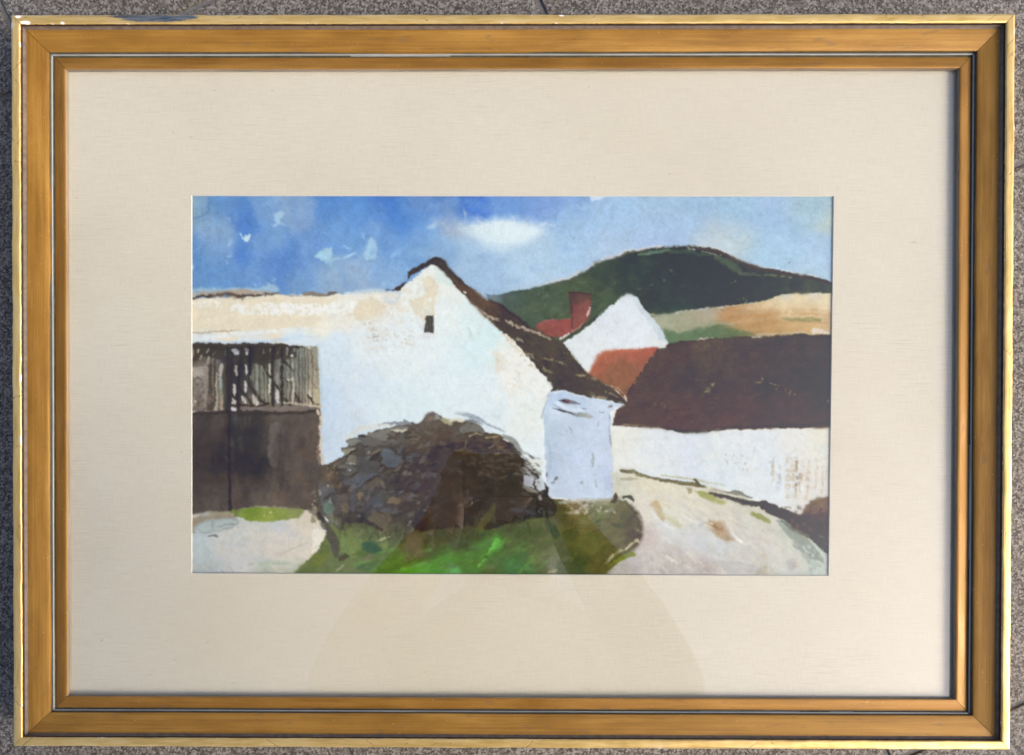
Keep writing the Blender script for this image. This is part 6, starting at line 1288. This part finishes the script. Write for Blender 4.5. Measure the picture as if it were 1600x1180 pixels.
# ------------------------------------------------------------------ the photographer whose outline the glass mirrors
M_JACKET = mat_plain('dark_jacket_cloth', (0.018, 0.019, 0.024), (0.035, 0.036, 0.042), 60, 0.85, bump=0.4, dist=0.004)
M_JEANS = mat_plain('dark_denim', (0.022, 0.028, 0.045), (0.04, 0.05, 0.075), 300, 0.85)
M_SKIN = mat_plain('skin', (0.36, 0.20, 0.14), (0.45, 0.27, 0.19), 40, 0.55)
M_HAIR = mat_plain('dark_brown_hair', (0.02, 0.013, 0.008), (0.05, 0.032, 0.02), 120, 0.5, mp=(1, 1, 0.15))
M_SHOE = mat_plain('black_shoe', (0.015, 0.015, 0.015), (0.03, 0.03, 0.03), 80, 0.5)
M_CASE = mat_plain('black_phone_case', (0.012, 0.012, 0.013), (0.02, 0.02, 0.021), 80, 0.4)

def skin_figure(name, nodes, edges, mats, region, parent=None, root='pelvis'):
    keys = list(nodes)
    me = bpy.data.meshes.new(name + '_skeleton')
    me.from_pydata([nodes[k][0] for k in keys], [(keys.index(a), keys.index(b)) for a, b in edges], [])
    o = bpy.data.objects.new(name + '_skeleton', me)
    scene.collection.objects.link(o)
    md = o.modifiers.new('skin', 'SKIN')
    md.use_smooth_shade = True
    for i, k in enumerate(keys):
        r = nodes[k][1]
        sv = me.skin_vertices[0].data[i]
        sv.radius = (r, r) if not isinstance(r, tuple) else r
        sv.use_root = (k == root)
    ss = o.modifiers.new('sub', 'SUBSURF')
    ss.levels = ss.render_levels = 2
    dg = bpy.context.evaluated_depsgraph_get()
    ev = o.evaluated_get(dg)
    new = bpy.data.meshes.new_from_object(ev, depsgraph=dg)
    new.name = name
    bpy.data.objects.remove(o, do_unlink=True)
    new.materials.clear()
    for m in mats: new.materials.append(m)
    for p in new.polygons:
        p.material_index = region(p.center)
        p.use_smooth = True
    return link(bpy.data.objects.new(name, new), parent)

PH = Vector((CAM.x, CAM.y - 0.008, CAM.z + 0.014))       # the phone, lens just above the viewpoint
def V(x, y, z): return (x, y, z)
cx = CAM.x
N, E_ = {}, []
def chain(*names):
    for a, b in zip(names, names[1:]): E_.append((a, b))
N['pelvis'] = (V(cx, -0.95, 0.31), (0.15, 0.13))
N['waist'] = (V(cx, -0.87, 0.46), (0.15, 0.115))
N['chest'] = (V(cx, -0.68, 0.64), (0.19, 0.13))
N['upper'] = (V(cx, -0.44, 0.745), (0.17, 0.10))
N['neck'] = (V(cx, -0.285, 0.790), 0.062)
chain('pelvis', 'waist', 'chest', 'upper', 'neck')
for s, n in ((-1, 'l'), (1, 'r')):
    N['sh' + n] = (V(cx + s * 0.175, -0.435, 0.735), 0.092)
    N['el' + n] = (V(cx + s * 0.250, -0.405, 0.505), 0.066)
    N['fo' + n] = (V(cx + s * 0.185, -0.285, 0.565), 0.060)
    N['wr' + n] = (V(cx + s * 0.098, CAM.y - 0.088, 0.612), 0.038)
    N['pa' + n] = (V(cx + s * 0.092, CAM.y - 0.040, 0.626), (0.032, 0.022))
    N['kn' + n] = (V(cx + s * 0.20, -0.60, 0.41), 0.075)
    N['hi' + n] = (V(cx + s * 0.11, -0.91, 0.29), 0.10)
    N['ca' + n] = (V(cx + s * 0.18, -0.70, 0.23), 0.060)
    N['an' + n] = (V(cx + s * 0.16, -0.80, 0.085), 0.046)
    N['he' + n] = (V(cx + s * 0.16, -0.81, 0.042), 0.042)
    N['ba' + n] = (V(cx + s * 0.17, -0.70, 0.040), (0.048, 0.040))
    N['to' + n] = (V(cx + s * 0.175, -0.62, 0.034), (0.042, 0.032))
    chain('upper', 'sh' + n, 'el' + n, 'fo' + n, 'wr' + n, 'pa' + n)
    chain('pelvis', 'hi' + n, 'kn' + n, 'ca' + n, 'an' + n, 'he' + n, 'ba' + n, 'to' + n)
    # four fingers curl round the back edge of the phone, the thumb lies along its near side
    for q, (dy, ln) in enumerate(((0.034, .030), (0.015, .034), (-0.004, .032), (-0.022, .025))):
        b = 'f%d%s' % (q, n)
        N[b + 'a'] = (V(cx + s * 0.092, PH.y + dy - 0.014, 0.632), 0.0098)
        N[b + 'b'] = (V(cx + s * 0.084, PH.y + dy * 1.0, 0.646), 0.0088)
        N[b + 'c'] = (V(cx + s * (0.084 - ln * 0.6), PH.y + dy * 1.0, 0.6505), 0.0078)
        N[b + 'd'] = (V(cx + s * (0.084 - ln), PH.y + dy, 0.6492), 0.0068)
        chain('pa' + n, b + 'a', b + 'b', b + 'c', b + 'd')
    N['ta' + n] = (V(cx + s * 0.095, PH.y - 0.045, 0.622), 0.0125)
    N['tb' + n] = (V(cx + s * 0.074, PH.y - 0.047, 0.624), 0.0105)
    N['tc' + n] = (V(cx + s * 0.055, PH.y - 0.040, 0.6235), 0.0085)
    chain('pa' + n, 'ta' + n, 'tb' + n, 'tc' + n)
N['hb'] = (V(cx, -0.212, 0.830), (0.066, 0.074))
N['hc'] = (V(cx, -0.182, 0.880), (0.074, 0.088))
N['ht'] = (V(cx, -0.172, 0.930), (0.060, 0.070))
N['jaw'] = (V(cx, -0.132, 0.790), (0.046, 0.040))
N['nose'] = (V(cx, -0.084, 0.840), 0.013)
N['nb'] = (V(cx, -0.112, 0.852), 0.020)
chain('neck', 'hb', 'hc', 'ht'); chain('hb', 'jaw'); chain('hb', 'nb', 'nose')

for k_ in N:                                                # hands follow the phone
    if k_[:2] in ('wr', 'pa', 'ta', 'tb', 'tc') or (k_[0] == 'f' and k_[1].isdigit()):
        p_, r_ = N[k_]
        N[k_] = ((p_[0], p_[1], p_[2] + LIFT), r_)

def region(c):
    if c.z < 0.075: return 3                                   # shoes
    if c.y > CAM.y - 0.092: return 2                           # hands
    if c.z > 0.81 and c.y > -0.32: return 2                   # face and neck
    if c.y < -0.50 and (c.z < 0.47 or (c.y + 0.885) * 0.47 + (c.z - 0.44) * 0.88 < 0): return 1   # jeans
    return 0

person = bpy.data.objects.new('person', None)
person.location = (cx, -0.62, 0)
link(person)
tag(person, 'crouching person in dark jacket and jeans, mirrored as faint outline in the glass', 'person')
body = skin_figure('body', N, E_, [M_JACKET, M_JEANS, M_SKIN, M_SHOE], region)
bpy.context.view_layer.update()
body.parent = person
body.matrix_parent_inverse = Matrix.Translation(person.location).inverted()

def hair_mesh():
    """loose shoulder-length hair: a cap over crown and back with locks hanging beside the cheeks"""
    bm = bmesh.new()
    bmesh.ops.create_icosphere(bm, subdivisions=4, radius=1.0)
    c = Vector((cx, -0.198, 0.885))
    g = np.random.default_rng(3)
    ph = g.uniform(0, 6, 4)
    drop = []
    for v_ in bm.verts:
        d = v_.co.normalized()
        a_ = math.atan2(d.x, -d.y)
        wob = 1 + 0.05 * math.sin(9 * a_ + ph[0]) + 0.03 * math.sin(17 * a_ + ph[1] + 3 * d.z)
        r = Vector((0.122 * wob, 0.112 * wob, 0.105))
        z = d.z * r.z
        if d.z < 0: z = d.z * (0.135 if d.y < 0.35 else 0.10)
        v_.co = Vector((c.x + d.x * r.x, c.y + d.y * r.y, c.z + z))
        if d.y > 0.50 and d.z < 0.45: drop.append(v_)          # the face stays free
        elif d.z < -0.93: drop.append(v_)
    bmesh.ops.delete(bm, geom=drop, context='VERTS')
    me = bpy.data.meshes.new('hair'); bm.to_mesh(me); bm.free()
    me.materials.append(M_HAIR)
    for p in me.polygons: p.use_smooth = True
    return me
hair = bpy.data.objects.new('hair', hair_mesh())
link(hair)
hair.parent = person
hair.matrix_parent_inverse = Matrix.Translation(person.location).inverted()
sol = hair.modifiers.new('thickness', 'SOLIDIFY'); sol.thickness = 0.012; sol.offset = -1

def rounded_box(name, sx, sy, sz, bev, mat):
    bm = bmesh.new()
    bmesh.ops.create_cube(bm, size=1.0)
    for v_ in bm.verts: v_.co = Vector((v_.co.x * sx, v_.co.y * sy, v_.co.z * sz))
    vert_e = [e for e in bm.edges if abs(e.verts[0].co.z - e.verts[1].co.z) > sz * 0.5]
    bmesh.ops.bevel(bm, geom=vert_e, offset=bev, segments=5, profile=0.5, affect='EDGES')
    me = bpy.data.meshes.new(name); bm.to_mesh(me); bm.free()
    me.materials.append(mat)
    return bpy.data.objects.new(name, me)
phone = bpy.data.objects.new('phone', None)
phone.location = PH
link(phone)
tag(phone, 'black phone held level in both hands above the picture', 'phone')
pb = rounded_box('phone_body', 0.147, 0.072, 0.0085, 0.009, M_CASE)
link(pb, phone)
ps = rounded_box('screen', 0.138, 0.064, 0.0006, 0.006, mat_plain('phone_screen_glass', (0.01, 0.01, 0.012), (0.012, 0.012, 0.014), 10, 0.1, bump=0.0))
ps.location = (0, 0, 0.0047)
link(ps, phone)
